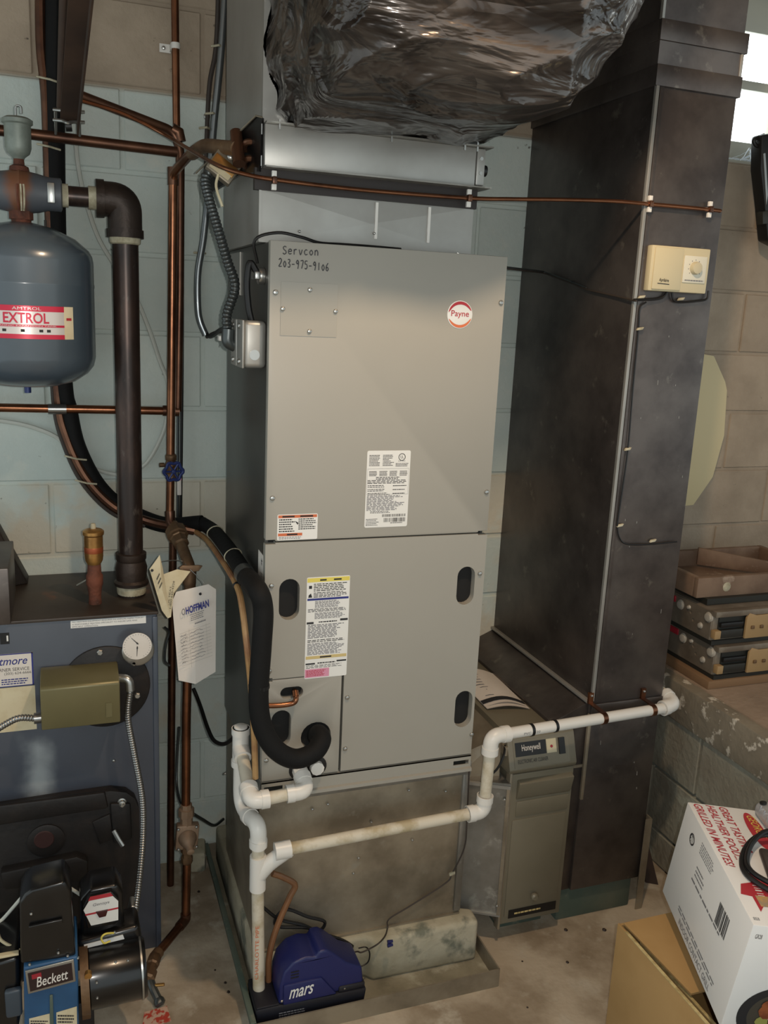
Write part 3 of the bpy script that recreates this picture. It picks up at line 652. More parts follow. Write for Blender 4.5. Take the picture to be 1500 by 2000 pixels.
# electric warning label
s = lab(541.5, 620, 1004, 1054); lb2 = s.plate('warning_label', WHITE, ah, bev=.003)
g = G(); s.rects(g, [(.02, .86, .98, .97), (.02, .16, .62, .27)]); g.build('orange_band', INKO, lb2, smooth=0)
g = G(); s.lines(g, .04, .30, .46, .84, 6, .5, .3); s.lines(g, .52, .38, .97, .84, 6, .5, .25); g.build('printed_text', INK, lb2, smooth=0)
g = G(); s.lines(g, .04, .03, .60, .14, 2, .5, .1); g.build('fine_print', INKG, lb2, smooth=0)
g = G(); s.rects(g, [(.12, .885, .42, .945), (.56, .885, .88, .945), (.24, .185, .5, .245)], .0009); g.build('band_text', INK, lb2, smooth=0)
g = G(); a = s.pt(.44, .70, .0006); g.add([s.pt(.43, .74, .0007), s.pt(.50, .58, .0007), s.pt(.52, .66, .0007), s.pt(.48, .70, .0007)], [(0, 1, 2, 3)]); g.build('hazard_mark', INK, lb2, smooth=0)
# long caution label
s = lab(597, 680, 1126, 1322); lb3 = s.plate('caution_label', WHITE, ah, bev=.003)
s.plate('caution_band', INKY, lb3, .01, .952, .99, .992, th=.0003, base=.0005); s.plate('blue_band', INKB, lb3, .02, .775, .98, .795, th=.0003, base=.0005)
s.plate('tan_band', INKT, lb3, .02, .195, .98, .225, th=.0003, base=.0005); s.plate('pink_box', INKP, lb3, .01, .01, .58, .095, th=.0003, base=.0005)
for a_ in ((.02, .545, .18, .565), (.80, .56, .98, .58), (.02, .14, .24, .155), (.75, .15, .98, .165)): s.plate('black_bar', INK, lb3, *a_, th=.0003, base=.0005)
g = G(); s.lines(g, .16, .86, .97, .94, 5, .5, .15); s.lines(g, .16, .80, .97, .855, 4, .5, .2); s.lines(g, .04, .66, .96, .695, 3, .5, .1); s.lines(g, .30, .55, .75, .57, 1, .6, .1); s.lines(g, .05, .36, .96, .39, 2, .5, .1)
s.lines(g, .30, .14, .72, .16, 1, .6, 0); s.lines(g, .03, .10, .95, .135, 3, .4, .2); s.rects(g, [(.30, .963, .45, .978), (.62, .963, .80, .978), (.35, .203, .62, .217)], .0011)
g.add([s.pt(.04, .805, .0007), s.pt(.13, .805, .0007), s.pt(.10, .845, .0007), s.pt(.05, .83, .0007)], [(0, 1, 2, 3)]); s.rects(g, [(.05, .89, .12, .92)])
g.build('printed_text', INK, lb3, smooth=0)
g = G(); s.lines(g, .20, .70, .80, .77, 6, .6, .2); s.lines(g, .2, .59, .92, .655, 6, .6, .2); s.lines(g, .05, .40, .95, .54, 10, .6, .3); s.lines(g, .05, .235, .95, .355, 10, .6, .3); g.build('fine_print', INKG, lb3, smooth=0)
g = G(); s.lines(g, .04, .02, .52, .085, 5, .5, .2, off=.0011); g.build('pink_text', INKR, lb3, smooth=0)
# serial sticker on the side of the cabinet
g = Surf((AX0+.0018, -.585, 1.065), (0, -.065, 0), (0, 0, .105)); g.plate('side_sticker', PAPER, ah, th=.0006)
gg = G(); g.bars(gg, .45, .35, .75, .6, 10, vert=False, off=.001); g.lines(gg, .15, .1, .8, .3, 4, .5, .3, off=.001); g.bars(gg, .5, .75, .7, .9, 6, vert=False, off=.001); gg.build('printed_text', INK, ah, smooth=0)
G().lathe((FA(898, 490).x, AY+.01, AZ1-.002), (0, 0, 1), [(.004, 0), (.004, .003)], 8).build('top_screw', STEEL, ah)
# foil tape on the side
bx('foil_tape', GALVB, ah, AX0-.0006, AX0+.003, -.33, -.20, 1.735, 1.835, smooth=0)
# cable clamp connector at the top of the side
c = V((AX0-.012, -.60, 1.775)); G().cyl(c, c+V((.014, 0, 0)), .018, 16).build('cable_clamp', STEEL, ah, bev=.002)
G().obox(c+V((-.004, 0, 0)), (.006, 0, 0), (0, .022, 0), (0, 0, .008)).build('clamp_bar', STEEL, ah, bev=.002)

# ================================================================== SUPPLY PLENUM AND COIL
SPX0, SPX1, SPY = .396, .885, -.600
sp = thing('supply_plenum', 'galvanised supply plenum between the air handler top and heating coil', 'plenum', (.64, -.4, AZ1))
bx('plenum_box', GALVB, sp, SPX0, SPX1, SPY+.003, -.16, AZ1-.001, 1.995)
g = G(); crossbreak(g, SPX0, SPX1, SPY+.0028, AZ1, 1.95, .004); g.build('front_panel', GALVB, sp, smooth=0)
bx('upper_box', GALVB, sp, SPX0+.004, SPX1-.004, SPY+.008, -.16, 2.070, CZ-.002)
bx('upper_front', GALVB, sp, SPX0+.004, SPX1-.004, SPY+.004, SPY+.009, 2.070, CZ-.003)
bx('corner_seam', GALVB, sp, SPX0-.002, SPX0+.003, SPY-.002, SPY+.003, AZ1, 1.95)
g = G().box(SPX0+.035, SPX0+.075, SPY-.02, SPY+.006, 2.14, 2.19); g.build('insulation_tuft', YELLOWI, sp, bev=.014, seg=3)
for px in (735, 838):   # white drips of sealant
    c = P(px, 440, SPY-.003); G().obox((c.x, SPY-.001, 1.905), (.003, 0, 0), (0, .002, 0), (0, 0, .038)).build('sealant_drip', PVC, sp)
for q in ((585, 452), (731, 456)):
    c = P(q[0], q[1], SPY-.003); screw(sp, (c.x, SPY-.002, c.z), r=.003)
hc = thing('heating_coil', 'galvanised duct heating coil casing with copper headers at its end', 'heating coil', (.64, -.4, 1.985))
CY = -.628
bx('casing_front', GALVB, hc, SPX0+.003, SPX1-.016, CY, CY+.03, 1.992, 2.072, bev=.0015)
bx('top_flange', GALV, hc, SPX0+.003, SPX1+.018, CY-.016, -.17, 2.072, 2.075); bx('bottom_flange', GALV, hc, SPX0+.003, SPX1+.018, CY-.016, -.17, 1.988, 1.991)
bx('brown_gasket', BRNSTRIP, hc, SPX0-.012, SPX1+.004, SPY-.004, SPY+.012, 1.947, 1.990)
bx('end_bracket', GALVB, hc, SPX1-.014, SPX1+.006, CY-.002, CY+.02, 1.994, 2.071, bev=.003)
bx('casing_core', GALVB, hc, SPX0+.005, SPX1-.003, CY+.03, -.16, 1.990, 2.073)
for x in (SPX0+.03, SPX0+.27, SPX1-.05, SPX1-.02):
    G().obox((x, CY-.012, 2.071), (.0018, 0, 0), (0, .002, 0), (0, 0, .009)).build('rivet_pin', STEEL, hc)
for z in (2.02, 2.05): G().cyl((SPX1-.004, CY-.004, z), (SPX1-.004, CY+.001, z), .004, 10).build('rivet', STEEL, hc)
G().cyl((SPX1+.004, -.60, 2.03), (SPX1+.022, -.60, 2.03), .012, 14).build('header_stub', BLACK, hc)
# end box on the left with the headers
ex = SPX0+.004; g = G(); exl = ex-.006
hexp = [(exl, -.635, 1.992), (exl, -.635, 2.074), (exl, -.59, 2.082), (exl, -.36, 2.06), (exl, -.22, 2.02), (exl, -.22, 1.94), (exl, -.36, 1.90), (exl, -.5, 1.95)]
hexp = [P(512, 229, -.622), P(500, 226, -.60), *[q_+V((.014, 0, 0)) for q_ in PP([(382, 338, -.33), (384, 350, -.33), (402, 374, -.33), (452, 342, -.48)])], P(506, 334, -.618)]
g.prism(hexp, (.006, .010, 0)); g.build('end_plate', BURNBLK, hc)
G().tube(PP([(512, 229, -.624), (500, 226, -.604), (383, 338, -.334)]), .002, 6).build('plate_rim', GALVD, hc)
for i, (y, z) in enumerate(((-.56, 2.045), (-.50, 2.05), (-.56, 2.012), (-.50, 2.015), (-.44, 2.035))):
    a = V((ex-.001, y, z)); G().tube(fillet([a, a+V((-.026, 0, 0)), a+V((-.026, .028, -.012)), a+V((0, .028, -.012))], .012), .007, 10).build('return_bend', COPPERD, hc)
G().tube([(ex-.042, -.57, 1.998), (ex-.042, -.53, 2.066)], .013, 14).build('header', COPPERD, hc)
for q in ((.0, 2.06), (.0, 2.0)): G().obox((ex-.008, -.628, q[1]), (.001, 0, 0), (0, .002, 0), (0, 0, .010)).build('rivet_pin', STEEL, hc)

# insulated flexible looking trunk above
def trunk():
    cx, cy, cz = .742, -.64, 2.80; nu, nv = 320, 120; g = G(); vs = []; fs = []
    for j in range(nv+1):
        ph = -math.pi/2*(1-j/nv)*1.0      # from the bottom pole to the equator
        for i in range(nu+1):
            th = math.pi+2*math.pi*i/nu    # all round, the back pressed against the plenum
            ct, st = math.cos(th), math.sin(th)
            e = .35 if ct < 0 else .92
            X = math.copysign(abs(ct)**e, ct); Y = math.copysign(abs(st)**.6, st); cpy = abs(math.cos(ph))**.36
            cp = abs(math.cos(ph))**(.13 if ct < 0 else .86); spn = -abs(math.sin(ph))**.95
            rx = .352 if X < 0 else .455
            p = V((cx+X*rx*cp, cy+Y*(.52 if Y < 0 else .20)*cpy, cz+spn*.732))
            q = p*1.0
            d = noise.fractal(V((q.x*2.3+q.z*1.4, q.y*5, q.z*7-q.x*2)), 1.1, 2.0, 3)*.020
            rd_ = 1-abs(noise.noise(V((q.x*4+q.z*2, q.y*7, q.z*11-q.x*4))))
            d += (rd_**5)*.016-.006
            nrm = V((X*.8, Y, spn*.8)); nrm.normalize(); p = p+nrm*d; p.y = min(p.y, SPY+.003)
            if p.y > -.655: p.z = max(p.z, 2.080)
            vs.append(p)
    for j in range(nv):
        for i in range(nu): a = j*(nu+1)+i; fs.append((a, a+1, a+nu+2, a+nu+1))
    g.add(vs, fs); return g
th_ = thing('insulated_duct', 'large overhead duct wrapped in crinkled dark plastic film insulation', 'insulated duct', (.76, -.66, 2.06))
trunk().build('film_wrap', FOIL, th_, smooth=60)
G().box(.44, 1.10, -.92, SPY+.003, 2.60, CZ-.003).build('duct_core', DUCT, th_, bev=.03, seg=3)
c = P(765, 252, -.66); G().obox(c+V((0, -.012, .003)), (.03, 0, -.003), (0, .004, 0), (.001, 0, .008)).build('foil_tape', GALVB, th_, bev=.003)
# ================================================================== PVC CONDENSATE DRAIN
PR, FR = .0148, .0195
dr = thing('condensate_drain', 'white plastic condensate drain pipes crossing below the air handler', 'drain pipe', P(507, 1900, -.68))
def seg(a, b, m=PVCD, r=PR, par=dr, nm='pipe'): return G().cyl(a, b, r, 18).build(nm, m, par)
def ell(a, b, c, r=FR, par=dr, m=PVC, nm='elbow', fr=.03, lip=True):
    g = G(); pts = fillet([a, b, c], fr, 7); g.tube(pts, r, 18)
    if lip:
        for e, d in ((a, (V(b)-V(a)).normalized()), (c, (V(b)-V(c)).normalized())): g.cyl(V(e), V(e)+d*.018, r*1.10, 18)
    return g.build(nm, m, par, smooth=45)
p0 = V((FA(585, 1503).x, AY-.002, FA(585, 1503).z)); p1 = P(592, 1527, -.722); pL = P(490, 1538, -.722); pT = P(470, 1458, -.560)
G().cyl(p0, p0+V((0, -.03, -.006)), .019, 10).build('threaded_adapter', PVC, dr)
ell(p0+V((0, -.02, -.004)), p0+V((.002, -.062, -.02)), p0+V((-.046, -.060, -.022)), .019)
cA = p0+V((.002, -.062, -.02)); cB = V((pL.x, cA.y, cA.z-.006))
seg(cA+V((-.03, 0, 0)), cB+V((.03, 0, 0)))
dd = (pT-cB).normalized(); ell(cB+V((.04, 0, .0004)), cB, cB+dd*.045)
seg(cB+dd*.02, pT, PVCD)
tT = pT+V((0, 0, .050)); tB = pT+V((0, 0, -.050)); g = G(); g.cyl(tT, tB, FR+.0005, 20); g.cyl(pT, pT-dd*.040, FR+.001, 20); g.cyl(tT-V((0, 0, .016)), tT, FR+.003, 20); g.cyl(tB+V((0, 0, .016)), tB, FR+.003, 20); g.build('tee', PVC, dr, smooth=45)
G().lathe(tT, (0, 0, 1), [(FR-.003, -.01), (FR-.003, .004), (FR-.006, .006)], 16).build('vent_plug', PVC, dr)
b1 = P(463, 1578, -.565); b1 = V((pT.x, pT.y, b1.z)); b2 = P(505, 1612, -.680)
g = G(); g.tube(fillet([tB+V((0, 0, .01)), b1, b2, V((b2.x, b2.y, b2.z-.06))], .045, 8), PR*1.15, 18); g.build('pipe', PVC, dr)
ell(b1.lerp(b2, .45), b2, V((b2.x, b2.y, b2.z-.055)), FR)
wy = P(507, 1700, -.68); wy = V((b2.x, b2.y, wy.z)); bot = V((b2.x, b2.y, .075)); bot.x = PZ(503, 1925, .07).x
seg(V((b2.x, b2.y, b2.z-.04)), wy, PVCD)
br0 = P(548, 1661, -.700); br1 = P(925, 1588, -.700)
g = G(); g.cyl(wy+V((0, 0, .040)), wy+V((0, 0, -.050)), FR, 20); g.tube(fillet([wy+V((0, 0, -.015)), wy+V((.022, -.006, .018)), br0+(br1-br0).normalized()*.02], .02, 6), FR*.98, 18); g.cyl(br0-(br1-br0).normalized()*.014, br0+(br1-br0).normalized()*.024, FR*1.08, 20); g.build('wye', PVC, dr, smooth=45)
seg(wy+V((0, 0, -.04)), bot, PVCD)
bd = (br1-br0).normalized(); seg(br0, br1, PVCD)
e1 = br1+bd*.028; e1u = P(955, 1475, -.70); uu = (e1u-e1); e2 = P(960, 1438, -.700); uu = (e2-e1).normalized(); ell(e1-bd*.045, e1, e1+uu*.045)
h1 = V((1.540, -.640, P(1290, 1384, -.64).z)); hd = (h1-e2).normalized()
ell(e2-uu*.048, e2, e2+hd*.050, FR); seg(e1+uu*.03, e2-uu*.03, PVCD); seg(e2+hd*.03, h1+hd*.02, PVC)
end = V((1.588, -.632, h1.z+.004)); ell(h1, end, V((1.590, -.585, h1.z+.012)), FR*1.0); seg(V((1.590, -.60, h1.z+.011)), V((1.592, -.22, h1.z+.03)), PVCD)
for px in (1032, 1081):   # black tape rings
    t = (PX(px, 1420, 0).x if False else 0)
    c = P(px, 1418, -.675); t = (c-e2).dot(hd); G().cyl(e2+hd*(t-.004), e2+hd*(t+.004), PR+.0015, 18).build('tape_ring', BLACK, dr)
for px in (1172, 1275):   # copper straps
    c = P(px, 1395, -.65); t = (c-e2).dot(hd); q = e2+hd*t; g = G(); g.cyl(q-hd*.007, q+hd*.007, PR+.002, 18); g.obox((q.x-.004, -.606+.003, q.z+.032), (.007, 0, 0), (0, .004, 0), (0, 0, .016)); g.obox((q.x-.002, (q.y-.606)/2, q.z+.017), (.007, 0, 0), (0, abs(q.y+.606)/2+.006, 0), (0, 0, .0015)); g.build('pipe_strap', COPPER, dr); screw(dr, (q.x-.004, -.6065, q.z+.04), r=.004)
sf = Surf(e2+hd*.09+V((0, -PR-.0002, -.004)), hd*.05, (0, 0, .008)); sf.text('PVC 1120', INKG, dr, 0, .1, 1, .9, off=.0002)
sf = Surf(bot+V((-.005, -PR-.0002, .04)), V((0, 0, .15)), V((-.010, 0, 0))); sf.text('CHARLOTTE PIPE', INKO, dr, 0, .0, 1, .9, off=.0004)
G().cyl(V((FA(617, 1496).x, AY-.001, FA(617, 1496).z)), V((FA(617, 1496).x, AY-.016, FA(617, 1496).z)), .0165, 10).build('drain_plug', PVC, ah)

# ================================================================== CONDENSATE PUMP
cp = thing('condensate_pump', 'blue condensate pump with dark tank standing in the drain pan', 'pump', (.52, -.68, .006))
g = G(); g.hexa([(.388, -.742, .006), (.655, -.748, .006), (.655, -.655, .006), (.388, -.645, .006), (.384, -.745, .072), (.662, -.752, .072), (.662, -.650, .072), (.384, -.642, .072)]); g.build('tank', NAVY, cp, bev=.006)
g = G(); zb = .0725
prof = [(.440, .0725), (.442, .125), (.452, .160), (.475, .184), (.505, .191), (.530, .185), (.537, .200), (.556, .200), (.575, .185), (.610, .150), (.650, .128), (.656, .0725)]
g.prism([(x, -.744, z) for x, z in prof], (0, .092, 0)); hs_ = g.build('motor_housing', BLUEP, cp, bev=.007, seg=3)
G().prism([(.450, -.750, .0725), (.450, -.750, .128), (.545, -.750, .128), (.585, -.750, .0725)], (0, .012, 0)).build('front_shell', BLUEP, cp, bev=.004)
G().prism([(.386, -.744, .0715), (.442, -.744, .0715), (.442, -.644, .0715), (.386, -.643, .0715)], (0, 0, .005)).build('inlet_cover', NAVY, cp, bev=.003)
G().box(.590, .658, -.748, -.66, .072, .088).build('outlet_cover', NAVY, cp, bev=.004)
for x in (.475, .475, .475): pass
for k in range(3): bx('vent_slot', NAVY, cp, .468, .488, -.7452, -.742, .140+.008*k, .143+.008*k)
s = Surf((.462, -.7504, .086), (.064, 0, .004), (0, 0, .030)); s.text('mars', WHITE, cp, .02, .08, .98, .92, shear=.35, bold=.012)
s = Surf((.44, -.7475, .030), (.10, -.0025, 0), (0, 0, .026)); g = G(); s.lines(g, 0, 0, .7, 1, 4, .45, .4, off=.0016); g.build('printed_text', INKG, cp, smooth=0)
for x, y in ((.448, -.746), (.452, -.658), (.605, -.7485), (.648, -.65)): screw(cp, (x, y+.004, .080), (0, -.3, 1), r=.004)
dt = G().tube(spline(PP([(532, 1706, -.650), (552, 1713, -.650), (576, 1728, -.650), (566, 1752, -.650), (547, 1795, -.652), (533, 1835, -.656)])+[V((.4325, -.662, .135)), V((.4325, -.664, .0755))], 7), .0078, 10)
dt.solo('discharge_tube', mat('brown_vinyl', (126, 88, 58), .4, c2=(104, 70, 46), ns=9), 'brown vinyl discharge tube looping from pump to drain pipe', 'tube')
g = G(); g.tube(spline(PP([(514, 1772, -.638), (545, 1795, -.636), (590, 1806, -.638), (622, 1818, -.638), (634, 1800, -.638), (600, 1790, -.638), (560, 1776, -.636), (538, 1795, -.635), (545, 1810, -.636), (600, 1812, -.639), (635, 1825, -.641), (668, 1836, -.642), (688, 1848, -.643)])+[V((.650, -.647, .112)), V((.648, -.654, .104))], 6), .0042, 8)
g.solo('power_cord', CABLEB, 'black pump power cord coiled against the stained plenum', 'cord')
g = G(); g.tube(spline(PP([(916, 1506, -.645), (912, 1600, -.64), (907, 1655, -.64), (883, 1706, -.632), (870, 1725, -.632), (800, 1770, -.632), (760, 1795, -.632), (757, 1812, -.634)])+[PZ(752, 1828, .1315), PZ(740, 1842, .1315)]+PP([(724, 1852, -.673), (706, 1860, -.672)])+[V((.664, -.664, .108)), V((.652, -.660, .104))], 6), .0021, 7)
lw = thing('control_wire', 'thin dark control wire draped down the lower plenum to the pump', 'wire', P(756, 1822, -.64)); g.build('wire', CABLEBR, lw)
for q, d in (((757, 1840, -.66), (.014, 0, .006)), ((757, 1847, -.66), (.014, 0, .001))): c = PZ(q[0], q[1], .134+(.006 if q[1] < 1842 else 0)); G().tube([c, c+V((d[0], 0, 0))], [.005, .0035], 10).build('wire_nut', BLUEP, lw)
g = G(); g.tube(spline(PP([(700, 1852, -.66), (715, 1850, -.665), (722, 1862, -.668), (718, 1880, -.67), (700, 1888, -.672)])+[V((.655, -.68, .095))], 6), .0018, 7); g.build('wire', CABLEB, lw)
c = P(883, 1706, -.634); G().obox(c, (.008, 0, .002), (0, .004, 0), (0, 0, .004)).build('tape_patch', TAPE, lw, bev=.002)

def ringpts(c, d, r, n=20):
    u = d.orthogonal().normalized(); w_ = d.cross(u); return [c+(u*math.cos(2*math.pi*k/n)+w_*math.sin(2*math.pi*k/n))*r for k in range(n+1)]
# ================================================================== LINE SET
ls = thing('suction_line', 'thick black foam insulated refrigerant line curving into the air handler', 'pipe', P(505, 1400, -.72))
g = G(); pts = spline(PP([(395, 1022, -.13), (420, 1040, -.20), (455, 1085, -.42), (480, 1125, -.58), (506, 1160, -.700)]), 8); g.tube(pts, [.0185+.0035*i/(len(pts)-1) for i in range(len(pts))], 16); g.build('upper_foam', RUBBER, ls)
pts = spline(PP([(478, 1122, -.58), (503, 1152, -.697), (514, 1190, -.712), (511, 1260, -.718), (505, 1360, -.722), (513, 1420, -.727), (538, 1463, -.735), (575, 1482, -.738), (612, 1470, -.735), (628, 1446, -.715), (622, 1434, -.69), (618, 1437, -.647)]), 8)
g = G(); g.tube(pts, .0225, 18); g.build('foam_sleeve', RUBBER, ls)
c = P(506, 1340, -.72); G().cyl(c+V((0, 0, .004)), c-V((0, 0, .004)), .0234, 18).build('cable_tie', BLACK, ls)
G().tube(PP([(476, 1118, -.575), (481, 1126, -.60)]), .0235, 16).build('tape_band', FLEXD, ls)
lq = thing('liquid_line', 'tan copper liquid line tied beside the black foam line', 'pipe', P(480, 1250, -.66))
LOFF = V((-.021, 0, -.021)); FPT = PP([(395, 1022, -.13), (420, 1040, -.20), (455, 1085, -.42), (480, 1125, -.58)])
g = G(); g.tube(spline([q_+LOFF for q_ in FPT]+PP([(472, 1180, -.64), (482, 1260, -.683), (491, 1350, -.683), (496, 1430, -.683), (499, 1520, -.683)]), 8), .0072, 10); g.build('tube', PINE, lq)
for c in (FPT[3]+LOFF,): G().cyl(c+V((-.001, .003, .002)), c+V((.001, -.003, -.002)), .009, 12).build('cable_tie', BLACK, lq)
for c in (FPT[1], FPT[2]): dd_ = V((.12, -.75, -.35)).normalized(); G().tube(ringpts(c, dd_, .0218), .0017, 6).build('cable_tie', TAPE, lq)
pts = PP([(494, 1378, -.683), (540, 1378, -.683), (570, 1374, -.684), (578, 1366, -.684), (577, 1353, -.672)])+[P(575, 1349, -.648)]
g = G(); g.tube(spline(pts, 7), .0062, 12); g.build('stub', COPPER, lq); c = P(578, 1360, -.687); G().cyl(c, c+V((0, .008, .010)), .0075, 12).build('coupling', COPPER, lq)
# bundle on the wall: black foam line and brown cover
ib = thing('insulated_bundle', 'dark bundled refrigerant lines curving down the block wall behind the tank', 'pipe bundle', P(120, 740, -.05))
bp_ = [(108, -40, -.05), (108, 200, -.05), (112, 480, -.05), (124, 740, -.05), (134, 800, -.05), (150, 870, -.05), (185, 940, -.05), (228, 985, -.055), (280, 1012, -.06), (330, 1026, -.08), (395, 1022, -.13)]
g = G(); g.tube(spline(PP(bp_), 7), .0225, 14); g.build('foam_line', RUBBER, ib)
bp2 = [(78, -40, -.045), (80, 90, -.045), (90, 200, -.05), (97, 420, -.055), (104, 640, -.056), (112, 780, -.056), (128, 850, -.060), (165, 930, -.070), (222, 990, -.08), (290, 1018, -.095), (345, 1030, -.120)]
g = G(); g.tube(spline(PP(bp2)+[FPT[0]+LOFF], 7), .012, 10); g.build('copper_line', COPPERD, ib)
bp3 = [(x-7, y+10, d-.005) for x, y, d in bp2[3:10]]; g = G(); g.tube(spline(PP(bp3), 6), .005, 8); g.build('control_cable', CABLEBR, ib)
for q in ((98, 290, -.05), (98, 160, -.05), (150, 893, -.065), (170, 940, -.07), (320, 1022, -.08)): c = P(*q); G().tube([c+V((-.03, -.012, .006)), c+V((0, -.028, 0)), c+V((.024, -.02, -.004))], .0025, 6).build('cable_tie', TAPE, ib)

# ================================================================== BOILER
BXR, BY, BZ = .200, -.372, .962
def FBx(px): return P(px, 1500, BY).x+.1
def FBz(py): return P(70, py, BY).z
bo = thing('boiler', 'slate blue oil boiler with black round flange and dial gauge', 'boiler', (-.1, -.2, 0))
JACK = mask_mat('boiler_jacket_limed', (66, 72, 83), (150, 156, 158), (FBx(76), 0, FBz(1505)), (.026, None, .085), .03, .10, 10, .38, .2)
bx('jacket', JACK, bo, -.62, BXR, BY, -.012, .0, BZ-.002, bev=.004)
bx('jacket_edge', BOILER, bo, BXR-.012, BXR+.001, BY-.004, BY+.01, .0, BZ-.012, bev=.002)
bx('top_plate', BOILTOP, bo, -.625, BXR+.003, BY-.006, -.010, BZ-.006, BZ+.002, bev=.002)
def FB(px, py, d=0): return P(px, py, BY-d)
s = Surf((FB(138, 1224).x, BY, FB(212, 1222).z), (FB(285, 1205).x-FB(138, 1224).x, 0, 0), (0, 0, .019)); s.plate('notice_strip', WHITE, bo, th=.0006)
for k_, (tx_, e_) in enumerate((('EFFICIENT OPERATION.', .36), ('A RESPONSIBLE HEATING SPECIALIST TO INSURE SAFE AND', .88), ('ALL HEATING EQUIPMENT REQUIRES AN ANNUAL INSPECTION BY', .97))): s.text(tx_, INKG, bo, .02, .08+.31*k_, e_, .28+.31*k_, off=.0009)
s = Surf((-.27, BY, FB(30, 1340).z), (FB(65, 1300).x+.27, 0, 0), (0, 0, FB(30, 1276).z-FB(30, 1340).z)); s.plate('service_card', PAPER, bo, th=.0006)
s.text('Whitmore', INKB, bo, .36, .66, .93, .90, shear=.3, bold=.01); s.text('OIL BURNER SERVICE', INK, bo, .40, .47, .95, .57); s.text('(203) 624-6666', INK, bo, .64, .34, .97, .44)
g = G(); s.lines(g, .6, .05, .93, .25, 3, .5, .2, off=.0009); s.rects(g, [(.0, .0, 1, .02), (.0, .97, 1, 1), (.98, 0, 1, 1)], .0009); g.build('printed_text', INKB, bo, smooth=0)
s = Surf((-.27, BY, FB(30, 1428).z), (FB(70, 1380).x+.27, 0, 0), (0, 0, FB(30, 1342).z-FB(30, 1428).z)); s.plate('aged_label', PAPERY, bo, th=.0005)
s = Surf((-.16, BY, FB(8, 1258).z), (FB(18, 1240).x+.16, 0, 0), (0, 0, .028)); s.plate('badge_plate', BLACK, bo, th=.001); s.plate('badge_mark', WHITE, bo, .70, .25, .88, .75, th=.0003, base=.001)
# flange
c = FB(207, 1340); R_ = .106; G().lathe((c.x, BY, c.z), (0, -1, 0), [(R_, 0), (R_, .006), (R_-.003, .008)], 48).build('flange_plate', CASTBLK, bo)
for q in ((195, 1273), (268, 1357)): a = FB(*q, .008); G().lathe(a, (0, -1, 0), [(.008, 0), (.008, .007), (.006, .009)], 6).build('bolt', STEEL, bo, smooth=0)
for q in ((222, 1485), (440, 1510)): a = FB(*q); screw(bo, a, r=.004)
# water streaks where lime has run down the jacket
g = G(); a = FB(95, 1440); b = FB(85, 1560)
n_ = 14; vs = []
def blob(parent, name, m, pts, y):
    gg = G(); gg.prism([(p_.x, y, p_.z) for p_ in pts], (0, -.0006, 0)); return gg.build(name, m, parent, smooth=0)
# gauge
c = FB(270, 1258, .03); g = G(); g.lathe(FB(268, 1262), (0, -1, 0), [(.036, 0), (.036, .022), (.0385, .026), (.0385, .032), (.0355, .034)], 36); gcase = g.build('gauge_case', STEEL, bo)
GF = FB(268, 1262, .0335); G().lathe(GF, (0, -1, 0), [(.0345, 0), (.0345, .0008)], 36).build('gauge_dial', PAPER, gcase)
def needle(dx, dz, l, oz): a = GF+V((0, -.0016, oz)); d = V((dx, 0, dz)).normalized(); n2 = V((-d.z, 0, d.x)); g = G(); g.add([a-n2*.0012-d*.004, a+n2*.0012-d*.004, a+d*l+n2*.0004, a+d*l-n2*.0004], [(0, 1, 2, 3)]); g.lathe(a, (0, -1, 0), [(.002, 0), (.002, .001)], 8); return g.build('gauge_needle', INK, gcase, smooth=0)
needle(-.7, .75, .020, .008); needle(-.05, -1, .022, -.004)
g = G()
for k in range(26):
    t = math.radians(-60+300*k/25); a = GF+V((math.cos(t)*.029, -.0012, math.sin(t)*.029)); d = V((math.cos(t), 0, math.sin(t))); n2 = V((-d.z, 0, d.x)); g.add([a-n2*.0004, a+n2*.0004, a+n2*.0004+d*.003, a-n2*.0004+d*.003], [(0, 1, 2, 3)])
g.build('gauge_ticks', INKG, gcase, smooth=0); G().lathe(FB(261, 1294, .026), (0, -1, 0), [(.007, 0), (.007, .006), (.004, .008)], 14).build('gauge_stem', STEEL, gcase)
# burner door of the boiler
DYB = BY-.001
door = [FB(-60, 1580), FB(-10, 1566), FB(120, 1546), FB(215, 1533), FB(245, 1536), FB(262, 1548), FB(270, 1568), FB(271, 1620), FB(262, 1780), FB(255, 1910), FB(-60, 1945)]
G().prism([(p_.x, DYB, p_.z) for p_ in door], (0, -.030, 0)).build('burner_door', CASTBLK, bo, bev=.006)
def slab(nm, q, y0, y1, m=CASTBLK, bev=.006, par=None): G().prism([(P(a, b, y1).x, y0, P(a, b, y1).z) for a, b in q], (0, y1-y0, 0)).build(nm, m, par or bo, bev=bev)
slab('door_rib', [(-30, 1578), (205, 1548), (212, 1580), (-30, 1618)], DYB-.029, DYB-.046); slab('door_hub', [(215, 1570), (255, 1570), (258, 1640), (222, 1650)], DYB-.029, DYB-.040)
slab('door_ledge', [(0, 1706), (150, 1674), (172, 1682), (172, 1720), (8, 1740)], DYB-.029, DYB-.060); slab('door_lug', [(180, 1606), (215, 1590), (222, 1640), (195, 1650)], DYB-.029, DYB-.036)
c = FB(90, 1640, .03); G().lathe(c, (0, -1, 0), [(.044, 0), (.044, .006), (.034, .010)], 28).build('sight_port', CASTBLK, bo); G().lathe(FB(86, 1640, .04), (0, -1, 0), [(.024, 0), (.022, .002)], 20).build('port_cover', mat('faded_red', (46, 19, 16), .7), bo)
for q in ((238, 1566), (18, 1802)): c = FB(*q, .031); G().lathe(c, (0, -1, 0), [(.011, 0), (.011, .003), (.008, .004), (.008, .012), (.004, .013), (.004, .020)], 12).build('stud_nut', STEEL, bo)
